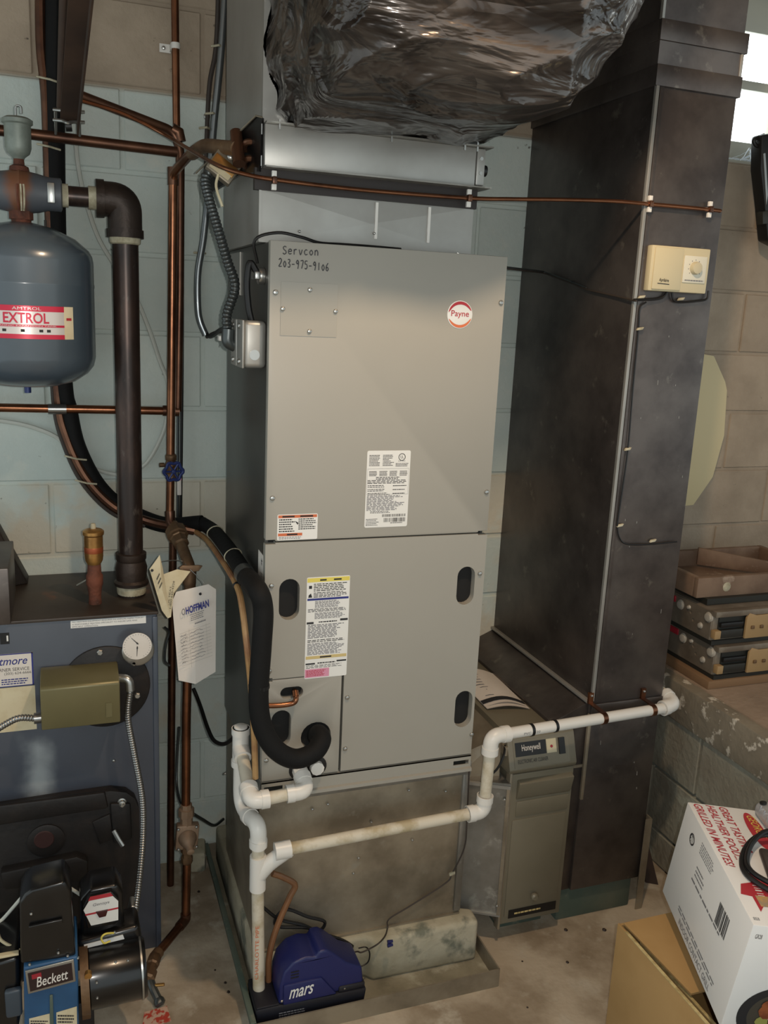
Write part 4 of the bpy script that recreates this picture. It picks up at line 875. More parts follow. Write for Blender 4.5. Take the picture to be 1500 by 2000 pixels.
g = G().tube(PP([(222, 1622, -.42), (232, 1640, -.43), (240, 1652, -.435)]), .006, 8); g.build('latch', STEEL, bo)
# side bracket and pull on the jacket
g = G(); g.tube(spline(PP([(322, 1225, -.30), (330, 1235, -.29), (324, 1260, -.29), (322, 1290, -.29), (332, 1300, -.29)]), 5), .003, 8); g.box(BXR+.0005, BXR+.004, -.33, -.29, .885, .91); g.build('side_latch', FLEXD, bo)
# draft box at the left
fb = thing('flue_box', 'dark sheet metal flue box at the left end of the boiler top', 'flue', (-.13, -.33, BZ))
g = G(); c = P(21, 1212, BY-.03); c2 = P(19, 1110, BY-.03); g.box(-.5, c.x, BY-.03, BY+.22, BZ+.0025, c2.z); g.build('box', DUCT, fb, bev=.003)
a_ = P(52, 1112, -.06); b_ = P(-5, 975, -.06); g = G(); g.hexa([(-.62, -.30, BZ+.0025), (-.105, -.09, BZ+.0025), (-.105, -.02, BZ+.0025), (-.62, -.02, BZ+.0025), (-.8, -.30, BZ+.30), (-.20, -.09, BZ+.22), (-.20, -.02, BZ+.22), (-.8, -.02, BZ+.30)]); g.build('collector', CASTBLK, fb, bev=.004)
# aquastat control
aq = thing('aquastat_control', 'olive painted control box in front of the black flange', 'control box', FB(155, 1390, .05))
q0 = P(78, 1412, BY-.10); q1 = P(233, 1300, BY-.10)
ax0, ax1 = P(78, 1350, BY-.10).x, P(234, 1340, BY-.10).x; az0, az1 = P(155, 1420, BY-.10).z, P(155, 1337, BY-.10).z
G().prism([(ax0, BY-.004, az0+.01), (ax0, BY-.098, az0), (ax0, BY-.100, az1-.006), (ax0, BY-.094, az1), (ax0, BY-.03, az1+.012), (ax0, BY-.004, az1+.012)], (ax1-ax0, 0, 0)).build('cover', OLIVE, aq, bev=.003)
s = Surf((ax0+(ax1-ax0)*.815, BY-.0992, az0+.018), (.014, 0, 0), (0, 0, .036)); s.plate('cover_plate', OLIVE, aq, th=.0012)
c = V((ax1, BY-.055, az1-.012)); G().tube(fillet([c, c+V((.024, -.01, 0)), c+V((.026, -.012, -.030))], .018), .0105, 14).build('elbow_connector', STEEL, aq)
cL = V((ax0, BY-.075, az0+.022)); G().cyl(cL, cL+V((-.016, 0, 0)), .013, 14).build('left_connector', FLEX, aq)
def flexpipe(name, m, pts, r, label, cat='conduit', pitch=.0062, n=10):
    d = resample(spline(pts, 8), pitch/4); g = G(); rs = [r*(1.0, .93, .80, .93)[i % 4] for i in range(len(d))]; g.tube(d, rs, n)
    return g.solo(name, m, label, cat, smooth=60)
flexpipe('flexible_conduit', FLEX, [c+V((.026, -.012, -.028))]+PP([(250, 1400, BY-.07), (262, 1470, BY-.075), (278, 1560, BY-.085), (279, 1640, BY-.10), (272, 1720, BY-.14), (264, 1780, BY-.20)]), .0082, 'silver armoured conduit running from olive control box down to burner')
flexpipe('flexible_conduit', FLEX, [cL+V((-.012, 0, 0))]+PP([(40, 1402, BY-.08), (15, 1412, BY-.08), (-30, 1440, BY-.08)]), .0085, 'armoured conduit leaving the olive control box across the aged label')

# ================================================================== OIL BURNER
ob = thing('oil_burner', 'black and blue oil burner with name badge below the boiler door', 'burner', (-.02, -.62, .02))
YB = -.760
def B(px, py, y=YB): return P(px, py, y)
def bslab(nm, q, y0, y1, m, bev=.005):   # q pixel outline measured at its front y1
    pts = [B(a, b, y1) for a, b in q]; return G().prism([(p_.x, y0, p_.z) for p_ in pts], (0, y1-y0, 0)).build(nm, m, ob, bev=bev, seg=3)
bslab('air_housing', [(40, 1884), (38, 1765), (48, 1748), (62, 1738), (125, 1722), (138, 1740), (148, 1870)], -.665, YB+.006, BURNBLK, .012)
bslab('housing_rib', [(55, 1818), (56, 1810), (122, 1796), (123, 1804)], YB+.004, YB-.002, BURNBLK, .002)
bslab('lower_housing', [(48, 2030), (46, 1890), (152, 1868), (155, 2025)], -.62, YB, BLUEH, .004)
bslab('badge_frame', [(49, 1897), (144, 1874), (148, 1917), (55, 1942)], YB-.0005, YB-.004, STEEL, .001)
bslab('badge', [(54, 1902), (140, 1881), (143, 1914), (59, 1937)], YB-.0042, YB-.0055, mat('badge_dark', (42, 26, 26), .4), 0)
e0 = B(59, 1936, YB-.0056); e1 = B(143, 1913, YB-.0056); e2_ = B(54, 1902, YB-.0056); s = Surf(e0, e1-e0, (e2_-e0))
s.text('Beckett', PAPER, ob, .16, .12, .90, .68, shear=.25, bold=.008); s.plate('badge_tab', REDPL, ob, .08, .62, .30, .88, th=.0004)
for q in ((58, 1883), (114, 1860), (132, 1866), (61, 1784), (152, 1870)): screw(ob, B(*q, YB+.005), r=.0032)
for (q, nm) in ((((57, 1990), (97, 1980), (98, 2030), (58, 2030)), 'caution_label'), (((110, 1978), (150, 1966), (151, 2030), (111, 2030)), 'caution_label')):
    bslab(nm, q, YB-.0004, YB-.0012, PAPERY, 0)
    a = B(*q[3], YB-.0013); b = B(*q[2], YB-.0013); t = B(*q[0], YB-.0013); s = Surf(a, b-a, t-a); g = G(); s.lines(g, .06, .25, .92, .95, 6, .5, .2, off=.0004); g.build('printed_text', INK, ob, smooth=0)
bslab('centre_divider', [(97, 1945), (103, 1944), (106, 2030), (98, 2030)], YB, YB-.004, TEAL, .001)
# motor
m0 = B(176, 1910, -.70); m1 = B(284, 1887, -.70); G().lathe(m0, (m1-m0), [(.050, -.004), (.066, .0), (.066, (m1-m0).length-.006), (.062, (m1-m0).length), (.02, (m1-m0).length+.002)], 40).build('motor', BURNBLK, ob)
G().lathe(m1-(m1-m0).normalized()*.012, (m1-m0), [(.0685, 0), (.0685, .004)], 40).build('motor_band', STEEL, ob)
G().lathe(m0-(m1-m0).normalized()*.004, (m1-m0), [(.072, -.016), (.074, .002)], 36).build('motor_flange', BRASSD, ob)
for q in ((226, 1878), (250, 1875), (189, 1918), (190, 1948)): screw(ob, B(*q, -.765), r=.003)
bslab('neck', [(150, 1842), (272, 1808), (284, 1880), (170, 1910)], -.60, -.68, BURNBLK, .012)
# igniter with control
bslab('igniter_box', [(158, 1838), (156, 1760), (176, 1738), (228, 1728), (240, 1745), (244, 1812)], -.575, -.655, BURNBLK, .008)
YI = -.672; bslab('control_cover', [(170, 1815), (162, 1775), (174, 1752), (218, 1742), (232, 1757), (232, 1798), (226, 1806)], -.654, YI, BURNBLK, .003)
bslab('control_label', [(178, 1808), (163, 1778), (174, 1760), (220, 1750), (231, 1760), (231, 1797)], YI-.0002, YI-.001, WHITE, 0)
bslab('label_red_band', [(172, 1760), (176, 1752), (216, 1744), (221, 1750)], YI-.0004, YI-.0014, INKR, 0)
bslab('label_red_band', [(166, 1786), (231, 1772), (231, 1775), (167, 1789)], YI-.0011, YI-.0016, INKR, 0)
bslab('reset_button', [(187, 1782), (211, 1777), (207, 1790), (194, 1793)], YI-.001, YI-.004, mat('reset_maroon', (60, 18, 22), .4), .001)
a = B(180, 1773, YI-.0012); b = B(214, 1766, YI-.0012); s = Surf(a, b-a, V((0, 0, .011))); s.text('Genisys', INKG, ob, .05, .1, 1, .95, shear=.2)
bslab('wiring_tag', [(164, 1846), (240, 1826), (243, 1834), (165, 1853)], -.6798, -.6815, WHITE, 0)
g = G().tube(spline(PP([(224, 1822, -.685), (206, 1824, -.70), (198, 1832, -.702), (203, 1842, -.70), (215, 1838, -.692)]), 6), .0022, 7); g.build('jumper_wire', INKY, ob)
for q in ((216, 1822), (224, 1820)): screw(ob, B(*q, -.684), r=.003)
bslab('conduit_coupling', [(251, 1790), (256, 1770), (265, 1770), (262, 1800), (258, 1812)], -.56, -.60, STEEL, .003)
g = G().tube(spline(PP([(95, 1716, -.60), (72, 1720, -.62), (55, 1738, -.62), (12, 1788, -.60), (0, 1800, -.6)]), 6), .004, 8); g.build('ignition_lead', CABLEW, ob)
g = G().tube(spline(PP([(-5, 1820, -.66), (4, 1838, -.68), (38, 1856, -.70)]), 5), .0035, 8); g.build('ignition_lead', CREAM, ob)
g = G().tube(PP([(138, 1735, -.56), (164, 1752, -.56)]), .004, 8); g.build('ignition_lead', CABLEW, ob)
# oil pump on the left side
bslab('oil_pump', [(-40, 1890), (36, 1868), (40, 1990), (30, 2040), (-40, 2040)], -.56, -.735, BURNBLK, .010)
bslab('pump_terminals', [(8, 1940), (42, 1932), (44, 1985), (12, 1992)], -.734, -.750, mat('slate_cap', (58, 68, 78), .4), .006)
bslab('pump_line', [(-20, 1872), (36, 1862), (37, 1866), (-20, 1877)], -.73, -.742, CREAM, .001)
bslab('side_strap', [(158, 1905), (173, 1902), (178, 1990), (160, 1994)], -.70, -.735, BRASSD, .002)
c = B(172, 1900, -.745); G().cyl(c, c+V((0, -.012, 0)), .008, 12).build('brass_fitting', BRASS, ob)
bslab('mount_foot', [(60, 2060), (150, 2050), (150, 2110), (60, 2115)], -.60, -.70, CASTBLK, .004)
G().box(-.06, .02, -.66, -.60, .0, .12).build('pedestal', CASTBLK, ob, bev=.004)

# ================================================================== EXPANSION TANK, PURGER, SUPPLY PIPE
TY = -.235
def T(px, py, y=TY): return P(px, py, y)
sx = T(257, 1150).x; elz = T(248, 392).z
sup = thing('supply_pipe', 'black iron supply pipe rising from boiler top to an elbow', 'pipe', (sx, TY, BZ))
r_ = .0305
G().cyl((sx, TY, BZ), (sx, TY, elz-.06), r_, 24).build('riser', IRON, sup)
c0 = V((sx, TY, BZ+.002))
G().lathe(c0, (0, 0, 1), [(r_+.004, 0), (r_+.005, .012), (r_+.003, .026), (r_+.004, .027), (r_+.012, .030), (r_+.013, .038), (r_+.007, .044), (r_+.010, .075), (r_+.005, .094), (r_+.008, .100), (r_+.008, .114), (r_, .116)], 32).build('coupling', CASTI, sup)
G().lathe(c0, (0, 0, 1), [(r_+.002, .0), (r_+.0062, .010), (r_+.0066, .024), (r_+.002, .028)], 28).build('thread_tape', TAPE, sup)
EL = V((sx, TY, elz)); px0 = T(120, 385).x
g = G(); g.tube(fillet([EL+V((-.058, 0, 0)), EL, EL+V((0, 0, -.075))], .055, 10), [.0395]*13, 28); g.cyl(EL+V((-.064, 0, 0)), EL+V((-.046, 0, 0)), .043, 28); g.cyl(EL+V((0, 0, -.085)), EL+V((0, 0, -.066)), .043, 28); g.build('elbow', CASTI, sup, smooth=50)
G().lathe(EL+V((0, 0, -.10)), (0, 0, 1), [(r_+.001, 0), (r_+.005, .003), (r_+.006, .016)], 28).build('thread_tape', TAPE, sup)
G().cyl((px0, TY, elz), EL+V((-.06, 0, 0)), .0225, 24).build('nipple', IRON, sup)
for x in (EL.x-.073, px0+.006): G().cyl((x-.008, TY, elz), (x+.009, TY, elz), .026, 24).build('thread_tape', TAPE, sup)
pu = thing('air_purger', 'rust streaked grey air separator between tank and black elbow', 'air separator', (T(40, 390).x, TY, elz-.05))
pcx = T(40, 390).x
g = G(); n = 24; ax_ = V((1, 0, 0)); L0 = px0+.002
g.lathe((2*pcx-L0, TY, elz), ax_, [(.030, 0), (.037, .003), (.037, .03), (.042, .05), (.048, .085), (.051, (L0-pcx)), (.048, 2*(L0-pcx)-.085), (.042, 2*(L0-pcx)-.05), (.037, 2*(L0-pcx)-.03), (.037, 2*(L0-pcx)-.003), (.030, 2*(L0-pcx))], 32); g.build('purger_body', mask_mat('purger_rusted', (84, 88, 94), (118, 72, 40), (0, 0, 0), (.022, None, None), .012, .06, 14, .5, c3=(74, 78, 84)), pu, smooth=50)
G().box(px0-.030, px0-.014, TY-.040, TY-.034, elz-.022, elz+.022).build('name_tag', STEEL, pu, bev=.002)
G().cyl((pcx, TY, elz-.040), (pcx, TY, elz-.060), .026, 8).build('lower_boss', RUST, pu, smooth=0); G().lathe((pcx, TY, elz+.044), (0, 0, 1), [(.022, 0), (.020, .01), (.012, .014), (.011, .03)], 16).build('upper_boss', RUST, pu)
vz = elz+.070; G().lathe((pcx, TY, vz), (0, 0, 1), [(.012, 0), (.014, .004), (.024, .012), (.028, .024), (.0285, .072), (.033, .075), (.033, .083), (.024, .088), (.006, .090)], 24).build('air_vent', mat('grey_vent_cap', (132, 140, 132), .5, .3, c2=(112, 120, 112), ns=20), pu)
g = G().tube(fillet([(pcx-.002, TY, vz+.085), (pcx-.002, TY, vz+.112), (pcx+.010, TY-.004, vz+.112), (pcx+.010, TY-.004, vz+.096)], .007), .0025, 8); g.build('vent_cap_chain', STEEL, pu)
# rust runs
for dx in (-.004, .003, .009): G().tube(spline([(pcx+dx, TY-.0495, elz+.012), (pcx+dx*1.1, TY-.0512, elz-.0), (pcx+dx, TY-.043, elz-.028), (pcx+dx*.8, TY-.030, elz-.042)], 5), .0022, 6).build('rust_run', TAPE if dx > 0 else RUST, pu)
TR = T(185, 600).x-pcx; tk = thing('expansion_tank', 'grey blue expansion tank with red and silver label hanging from air separator', 'tank', (pcx, TY, T(45, 750).z))
zt_ = T(45, 437).z+.002; zb_ = T(45, 752).z
H_ = zt_-zb_; G().lathe((pcx, TY, zb_), (0, 0, 1), [(.05, 0), (TR*.45, .002), (TR*.70, .013), (TR*.88, .032), (TR*.97, .050), (TR, .070), (TR, H_*.62), (TR*1.006, H_*.63), (TR*1.006, H_*.64), (TR, H_*.65), (TR, H_-.082), (TR*.985, H_-.068), (TR*.94, H_-.055), (TR*.75, H_-.030), (TR*.45, H_-.009), (.03, H_)], 64).build('tank_shell', TANK, tk, smooth=50)
G().cyl((pcx, TY, zt_-.006), (pcx, TY, elz-.056), .0215, 16).build('tank_neck', RUST, tk)
vx = T(54, 757); G().cyl((vx.x, TY, vx.z-.012), (vx.x, TY, vx.z+.012), .008, 12).build('air_valve_cap', HANDLEB, tk)
# curved label on the tank front
def tlabel(nm, m, a0, a1, z0, z1, off, segs=24):
    g = G(); vs = []; fs = []
    for k in range(segs+1):
        a = math.radians(a0+(a1-a0)*k/segs); vs += [(pcx+(TR+off)*math.sin(a), TY-(TR+off)*math.cos(a), z0), (pcx+(TR+off)*math.sin(a), TY-(TR+off)*math.cos(a), z1)]
    for k in range(segs): fs.append((2*k, 2*k+2, 2*k+3, 2*k+1))
    g.add(vs, fs); return g.build(nm, m, tk, recalc=False)
def TZ(px, py): return P(px, py, TY-TR*.97).z
lz0, lz1 = TZ(60, 662), TZ(60, 597)
A0, A1 = -60, 33
tlabel('label_sheet', LABELS, A0, A1, lz0, lz1, .0006); hL = lz1-lz0
tlabel('label_red_band', LABELR, A0, A1, lz0+hL*.83, lz1, .0011); tlabel('label_red_band', LABELR, A0, A1, lz0+hL*.36, lz0+hL*.43, .0011); tlabel('label_red_band', LABELR, A0, A1, lz0, lz0+hL*.14, .0011)
tlabel('label_edge', PAPERY, A1, A1+9, lz0, lz1, .0006)
def ttext(txt, m, a0, a1, z0, z1, off=.0014, bold=0):
    s = Surf((0, 0, 0), (1, 0, 0), (0, 1, 0)); o = s.text(txt, m, tk, a0, z0, a1, z1, bold=bold); org = ORG[tk.name]
    for v in o.data.vertices:
        u, z = v.co.x+org.x, v.co.y+org.y; a = math.radians(u); v.co = V((pcx+(TR+off)*math.sin(a), TY-(TR+off)*math.cos(a), z))-org
    return o
ttext('EXTROL', LABELR, -15, 20, lz0+hL*.47, lz0+hL*.79, bold=.02); ttext('AMTROL', LABELS, -8, 14, lz0+hL*.87, lz0+hL*.96, .0016); ttext('HYDRONIC EXPANSION TANK', LABELS, -26, 26, lz0+hL*.375, lz0+hL*.415, .0016)
for a in (-16, -2, 12, 18): tlabel('label_print', INK, a, a+3, lz0+hL*.21, lz0+hL*.29, .0012, 3)
tlabel('flag_mark', INKR, A1+2, A1+7, lz0+hL*.58, lz0+hL*.66, .0012, 3)
# brass air vent standing on the boiler
va = thing('brass_air_vent', 'shiny brass float air vent on a rusty stem on boiler top', 'air vent', PZ(186, 1178, BZ+.002)); vb = PZ(186, 1178, BZ+.002); vb = V((vb.x, vb.y, BZ+.001))
def vz_(py): return P(186, py, vb.y).z-vb.z
G().lathe(vb, (0, 0, 1), [(.016, 0), (.015, .02), (.018, .045), (.0205, .052), (.0205, .075), (.017, .080), (.016, vz_(1102)), (.014, vz_(1098))], 14).build('rusty_stem', RUST, va)
G().lathe(vb, (0, 0, 1), [(.016, vz_(1101)), (.021, vz_(1094)), (.0225, vz_(1085)), (.0225, vz_(1046)), (.0255, vz_(1043)), (.0255, vz_(1037)), (.021, vz_(1034)), (.012, vz_(1032))], 28).build('brass_cup', BRASS, va)
G().lathe(vb, (0, 0, 1), [(.0226, vz_(1078)), (.0229, vz_(1077)), (.0229, vz_(1068)), (.0226, vz_(1067))], 28).build('red_band', mat('vent_print', (160, 84, 52), .4, .6), va); G().lathe(vb, (0, 0, 1), [(.006, vz_(1033)), (.007, vz_(1027)), (.005, vz_(1022))], 10).build('vent_cap', TAPE, va)
g = G(); a = PZ(150, 1143, BZ+.004); b = PZ(170, 1132, BZ+.03); g.tube([a, b], .0018, 6); g.build('wire_stub', CABLEW, va)
# ================================================================== COPPER PIPES ON THE LEFT
def pipe(name, m, pts, r, label, cat='pipe', fr=.03, n=14, group=None):
    g = G(); g.tube(fillet(pts, fr, 6), r, n); return g.solo(name, m, label, cat, group)
ca = thing('copper_riser', 'straight copper riser clipped to the block wall above the elbow', 'pipe', P(345, 262, -.05))
G().tube(PP([(341, -60, -.05), (345, 262, -.05)]), .0095, 14).build('tube', COPPER, ca)
q = P(343, 90, -.05); g = G(); g.cyl(q+V((0, 0, .007)), q-V((0, 0, .007)), .0115, 14); g.obox(q+V((-.022, .036, 0)), (.014, 0, 0), (0, .002, 0), (0, 0, .010)); g.obox(q+V((-.010, .02, 0)), (.0015, 0, 0), (0, .018, 0), (0, 0, .008)); g.build('pipe_clip', PVC, ca); screw(ca, q+V((-.026, .033, 0)), r=.005)
dk = thing('return_pipe', 'dark copper pipe slanting from the hanger to elbow and down the wall', 'pipe', P(347, 800, -.085))
G().tube(fillet(PP([(140, 180, -.16), (338, 256, -.085), (352, 290, -.085), (351, 560, -.085), (347, 803, -.085)]), .022, 6), .0115, 14).build('tube', COPPERD, dk)
q = P(347, 258, -.085); G().tube([q+V((-.014, 0, .006)), q+V((.002, 0, 0)), q+V((.006, 0, -.022))], .0150, 14).build('elbow', COPPERD, dk)
hp = thing('horizontal_copper_pipe', 'bright copper pipe running level behind the black iron riser', 'pipe', P(170, 800, -.085))
G().tube(PP([(-60, 795, -.085), (347, 803, -.085)]), .0112, 14).build('tube', COPPER, hp)
G().tube(PP([(318, 802, -.085), (350, 803, -.085)]), .0145, 14).build('tee', COPPERD, hp)
q = P(112, 799, -.085); G().cyl(q+V((-.022, 0, 0)), q+V((.022, 0, 0)), .0135, 12).build('tape_wrap', FLEX, hp)
fm = thing('feed_pipe', 'long copper feed pipe with blue handwheel valve leading down to the regulator', 'pipe', P(335, 900, -.14))
YF = -.14
HDR = V((SPX0+.004-.044, -.552, 2.030))
G().tube(fillet([HDR]+PP([(402, 284, -.40), (372, 300, -.26), (338, 338, YF), (336, 600, YF), (333, 895, YF)]), .03, 7), .0112, 16).build('tube', COPPER, fm)
G().tube(fillet([HDR]+PP([(400, 284, -.395), (376, 300, -.28)]), .028, 7), .0150, 16).build('elbow', BRASSD, fm)
q = P(338, 345, YF); G().cyl(q+V((0, 0, .022)), q+V((0, 0, -.02)), .0135, 14).build('coupling', COPPERD, fm)
q = P(334, 912, YF); G().lathe(q+V((0, 0, -.035)), (0, 0, 1), [(.012, 0), (.015, .004), (.015, .014), (.013, .018), (.017, .03), (.017, .042), (.013, .052), (.015, .056), (.015, .066), (.012, .07)], 16).build('valve_body', BRASSD, fm)
G().cyl(q+V((-.018, 0, .006)), q+V((-.03, -.002, .006)), .006, 10).build('drain_cap', BRASSD, fm)
hwc = P(339, 921, YF-.045); g = G(); g.cyl(q+V((.004, -.01, 0)), hwc, .005, 10); g.build('valve_stem', BRASS, fm)
g = G(); hn = V((.15, -1, -.05)).normalized(); hu = V((1, .15, 0)).normalized(); hv = hn.cross(hu); R_ = .0235; ringp = []
for k in range(49):
    a = 2*math.pi*k/48; rr = R_*(1+.10*math.cos(6*a)); ringp.append(hwc+(hu*math.cos(a)+hv*math.sin(a))*rr)
g.tube(ringp, .0042, 8, caps=False)
for k in range(6): a = 2*math.pi*k/6; g.tube([hwc, hwc+(hu*math.cos(a)+hv*math.sin(a))*R_], .0026, 6)
g.lathe(hwc-hn*.003, hn, [(.006, 0), (.006, .008), (.003, .010)], 10); g.build('handwheel', HANDLEB, fm)
G().tube(PP([(333, 935, YF), (332, 1012, YF)]), .0108, 14).build('tube', COPPER, fm)
G().tube(PP([(332, 998, YF), (333, 1018, YF-.005), (340, 1032, -.16)]), .0135, 14).build('reducer', COPPERD, fm)
ua = P(338, 1024, -.15); ub = P(358, 1072, -.24); ud = (ub-ua).normalized(); ul = (ub-ua).length
G().lathe(ua, ud, [(.014, 0), (.016, ul*.2), (.028, ul*.24), (.029, ul*.48), (.024, ul*.5), (.024, ul*.58), (.021, ul*.6), (.021, ul*.82), (.014, ul*.86), (.014, ul)], 8).build('union_nut', BRASSD, fm, smooth=25)
G().tube(fillet(PP([(355, 1066, -.235), (371, 1108, -.33), (371, 1150, -.33)]), .02, 5), .0145, 14).build('elbow', BRASSD, fm)
q = P(371, 1110, -.335); G().prism([q+V((-.028, -.012, .006)), q+V((-.018, -.016, -.006)), q+V((.020, -.016, -.004)), q+V((.030, -.012, .008)), q+V((.020, -.012, .010)), q+V((-.02, -.012, .012))], (0, .006, 0)).build('ear_plate', BRASSD, fm, bev=.001)
G().cyl(P(371, 1112, -.33), P(370, 1140, -.33), .0165, 16).build('socket', BRASSD, fm)
pz = P(363, 1575, -.33); G().tube([P(371, 1130, -.33), V((P(364, 1400, -.33).x, -.33, P(364, 1400, -.33).z)), pz], .0118, 16).build('tube', COPPER, fm)
# regulator
RG = P(365, 1632, -.335)
G().lathe(P(364, 1570, -.33), (0, 0, -1), [(.015, 0), (.0155, .012), (.021, .014), (.021, .036), (.017, .038), (.017, .06)], 8).build('inlet_nut', REGB, fm, smooth=25)
s_ = .030; G().obox(RG, (s_, 0, -.003), (0, .012, 0), (.003, 0, s_*1.2)).build('regulator_body', REGB, fm, bev=.004)
G().lathe(RG+V((0, -.010, 0)), (0.05, -1, -.25), [(.025, 0), (.024, .008), (.015, .028), (.010, .036), (.010, .052), (.005, .054)], 20).build('regulator_bonnet', REGB, fm)
for dx in (-1, 1):
    for dz in (-1, 1): screw(fm, RG+V((dx*s_*.8, -.012, dz*s_)), r=.0045)
G().lathe(RG+V((0, 0, -.028)), (0, 0, -1), [(.017, 0), (.017, .02), (.013, .022), (.013, .034), (.016, .036), (.016, .052), (.0125, .056)], 8).build('outlet_nut', BRASSD, fm, smooth=25)
r1 = P(364, 1695, -.335); r2 = P(363, 1795, -.345); r3 = PZ(303, 1868, .045)
G().tube(fillet([RG+V((0, 0, -.07)), r2, r3], .02, 6), .0115, 16).build('tube', COPPER, fm)
for q in (r2+V((0, 0, .02)), r2.lerp(r3, .15)): pass
G().tube(fillet([r2+V((0, 0, .018)), r2, r2.lerp(r3, .22)], .018, 6), .0138, 16).build('elbow', COPPERD, fm)
G().tube([r3.lerp(r2, .12), r3], .0150, 12).build('adapter', BRASSD, fm)
dv = thing('drain_valve', 'corroded boiler drain valve beside the burner motor end', 'valve', PZ(300, 1945, 0))
v0 = r3; v1 = PZ(292, 1902, .045); G().lathe(v0, (v1-v0), [(.015, 0), (.017, .004), (.017, .03), (.013, .034), (.013, .05), (.018, .054), (.018, .08), (.012, .084)], 8).build('tee', BRASSD, dv, smooth=25)
w0 = PZ(296, 1925, .035); w1 = PZ(308, 1950, .016); G().tube(fillet([v1, w0, w1], .015), .010, 10).build('spout', FLEXD, dv); G().lathe(w1, (w1-w0), [(.011, 0), (.014, .006), (.014, .014), (.010, .018)], 10).build('hose_thread', FLEXD, dv)
G().tube([w0, w0+V((.03, -.012, .006))], .004, 8).build('valve_stem', BRASS, dv)
bk = pipe('dark_copper_drop', COPPERD, [P(338, 1060, -.11), P(336, 1300, -.11), PZ(333, 1728, 0)], .0105, 'dark copper pipe dropping into the floor beside the boiler', fr=.01)
thin = pipe('capillary_tube', FLEXD, spline(PP([(350, 1420, -.20), (346, 1480, -.20), (345, 1530, -.22), (352, 1565, -.28), (362, 1572, -.32)]), 6), .0035, 'thin grey capillary tube curling behind the feed pipe', 'tube', fr=.001)
gp = pipe('grey_floor_tube', FLEXD, spline(PP([(378, 1590, -.30), (395, 1600, -.22), (418, 1612, -.12), (436, 1600, -.05)]), 6), .0045, 'thin grey tube from regulator to the wall base', 'tube', fr=.001)
G().tube(spline(PP([(378, 1345, -.16), (390, 1375, -.20), (405, 1420, -.30), (418, 1446, -.36), (438, 1453, -.42), (458, 1440, -.50)]), 7), .0052, 10).solo('black_cable', CABLEB, 'black cable swinging from behind the white tag to the air handler', 'cable')
# wall electric cables
wc = thing('wall_cables', 'pair of dark control cables running straight down the block wall', 'cable', P(352, 1000, -.02)); G().tube(spline(PP([(357, 330, -.028), (356, 700, -.028), (353, 1012, -.03)]), 4), .0042, 8).build('cable', CABLEB, wc); G().tube(spline(PP([(352, 640, -.03), (348, 800, -.03), (347, 1010, -.035)]), 4), .004, 8).build('cable', FLEXD, wc)
q = P(350, 952, -.036); G().obox(q, (.006, 0, 0), (0, .003, 0), (0, 0, .022)).build('cable_tag', PAPER, wc, bev=.002); G().obox(q+V((0, -.001, .026)), (.006, 0, 0), (0, .003, 0), (0, 0, .005)).build('tag_band', INKP, wc)
G().tube(spline(PP([(147, 268, -.02), (152, 320, -.02), (164, 380, -.02), (190, 460, -.02), (225, 520, -.02), (262, 575, -.02), (290, 640, -.02), (312, 705, -.02), (328, 750, -.022), (326, 815, -.022), (312, 860, -.02), (285, 905, -.02), (250, 924, -.02), (222, 926, -.02), (180, 914, -.02), (145, 893, -.02), (115, 857, -.02), (75, 838, -.02), (30, 826, -.02), (-30, 818, -.02)]), 6), .0058, 8).solo('white_cable', CABLEW, 'loose white cable looping across the painted block wall', 'cable')
# upper horizontal copper and hanger
uh = thing('overhead_copper_pipe', 'dull copper pipe with clamp hanger running above the grey tank', 'pipe', P(200, 280, -.2))
G().tube(PP([(-60, 247, -.175), (345, 297, -.13)]), .0125, 14).build('tube', COPPERD, uh)
hg = thing('pipe_hanger', 'zinc clamp with two threaded rods gripping a dark strut', 'clamp', P(135, 260, -.2))
for px, t, b in ((108, 212, 262), (155, 214, 266)): G().tube(PP([(px, t, -.212), (px+1, b, -.172)]), .0032, 8).build('threaded_rod', STEEL, hg)
for y0, dx in ((214, 0), (234, 2)):
    G().tube(spline(PP([(104, y0, -.212), (122, y0+2, -.220), (132, y0+6, -.226), (142, y0+4, -.220), (165, y0+5, -.212)]), 4), .0038, 8).build('clamp_bar', STEEL, hg)
st = thing('steel_strut', 'dark brown hanging steel strut above the copper pipe', 'strut', P(130, 245, -.24))
a = P(134, 238, -.192); b = P(160, -60, -.75); d_ = (b-a).normalized(); u_ = V((1, 0, 0)); u_ = (u_-d_*u_.dot(d_)).normalized(); n_ = d_.cross(u_)
g = G(); mid = (a+b)/2; hl = (b-a)/2; g.obox(mid, u_*.019, n_*.002, hl); g.obox(mid+u_*.019-n_*.014, u_*.002, n_*.015, hl); g.build('angle', WOOD, st)
a2 = P(120, 210, -.20); b2_ = P(128, -60, -.45); G().tube([a2, b2_], .011, 12).build('rod', WOOD, st)
G().tube([P(128, 246, -.192), P(140, 246, -.192)], .012, 14).build('rod_end', BLACK, st)

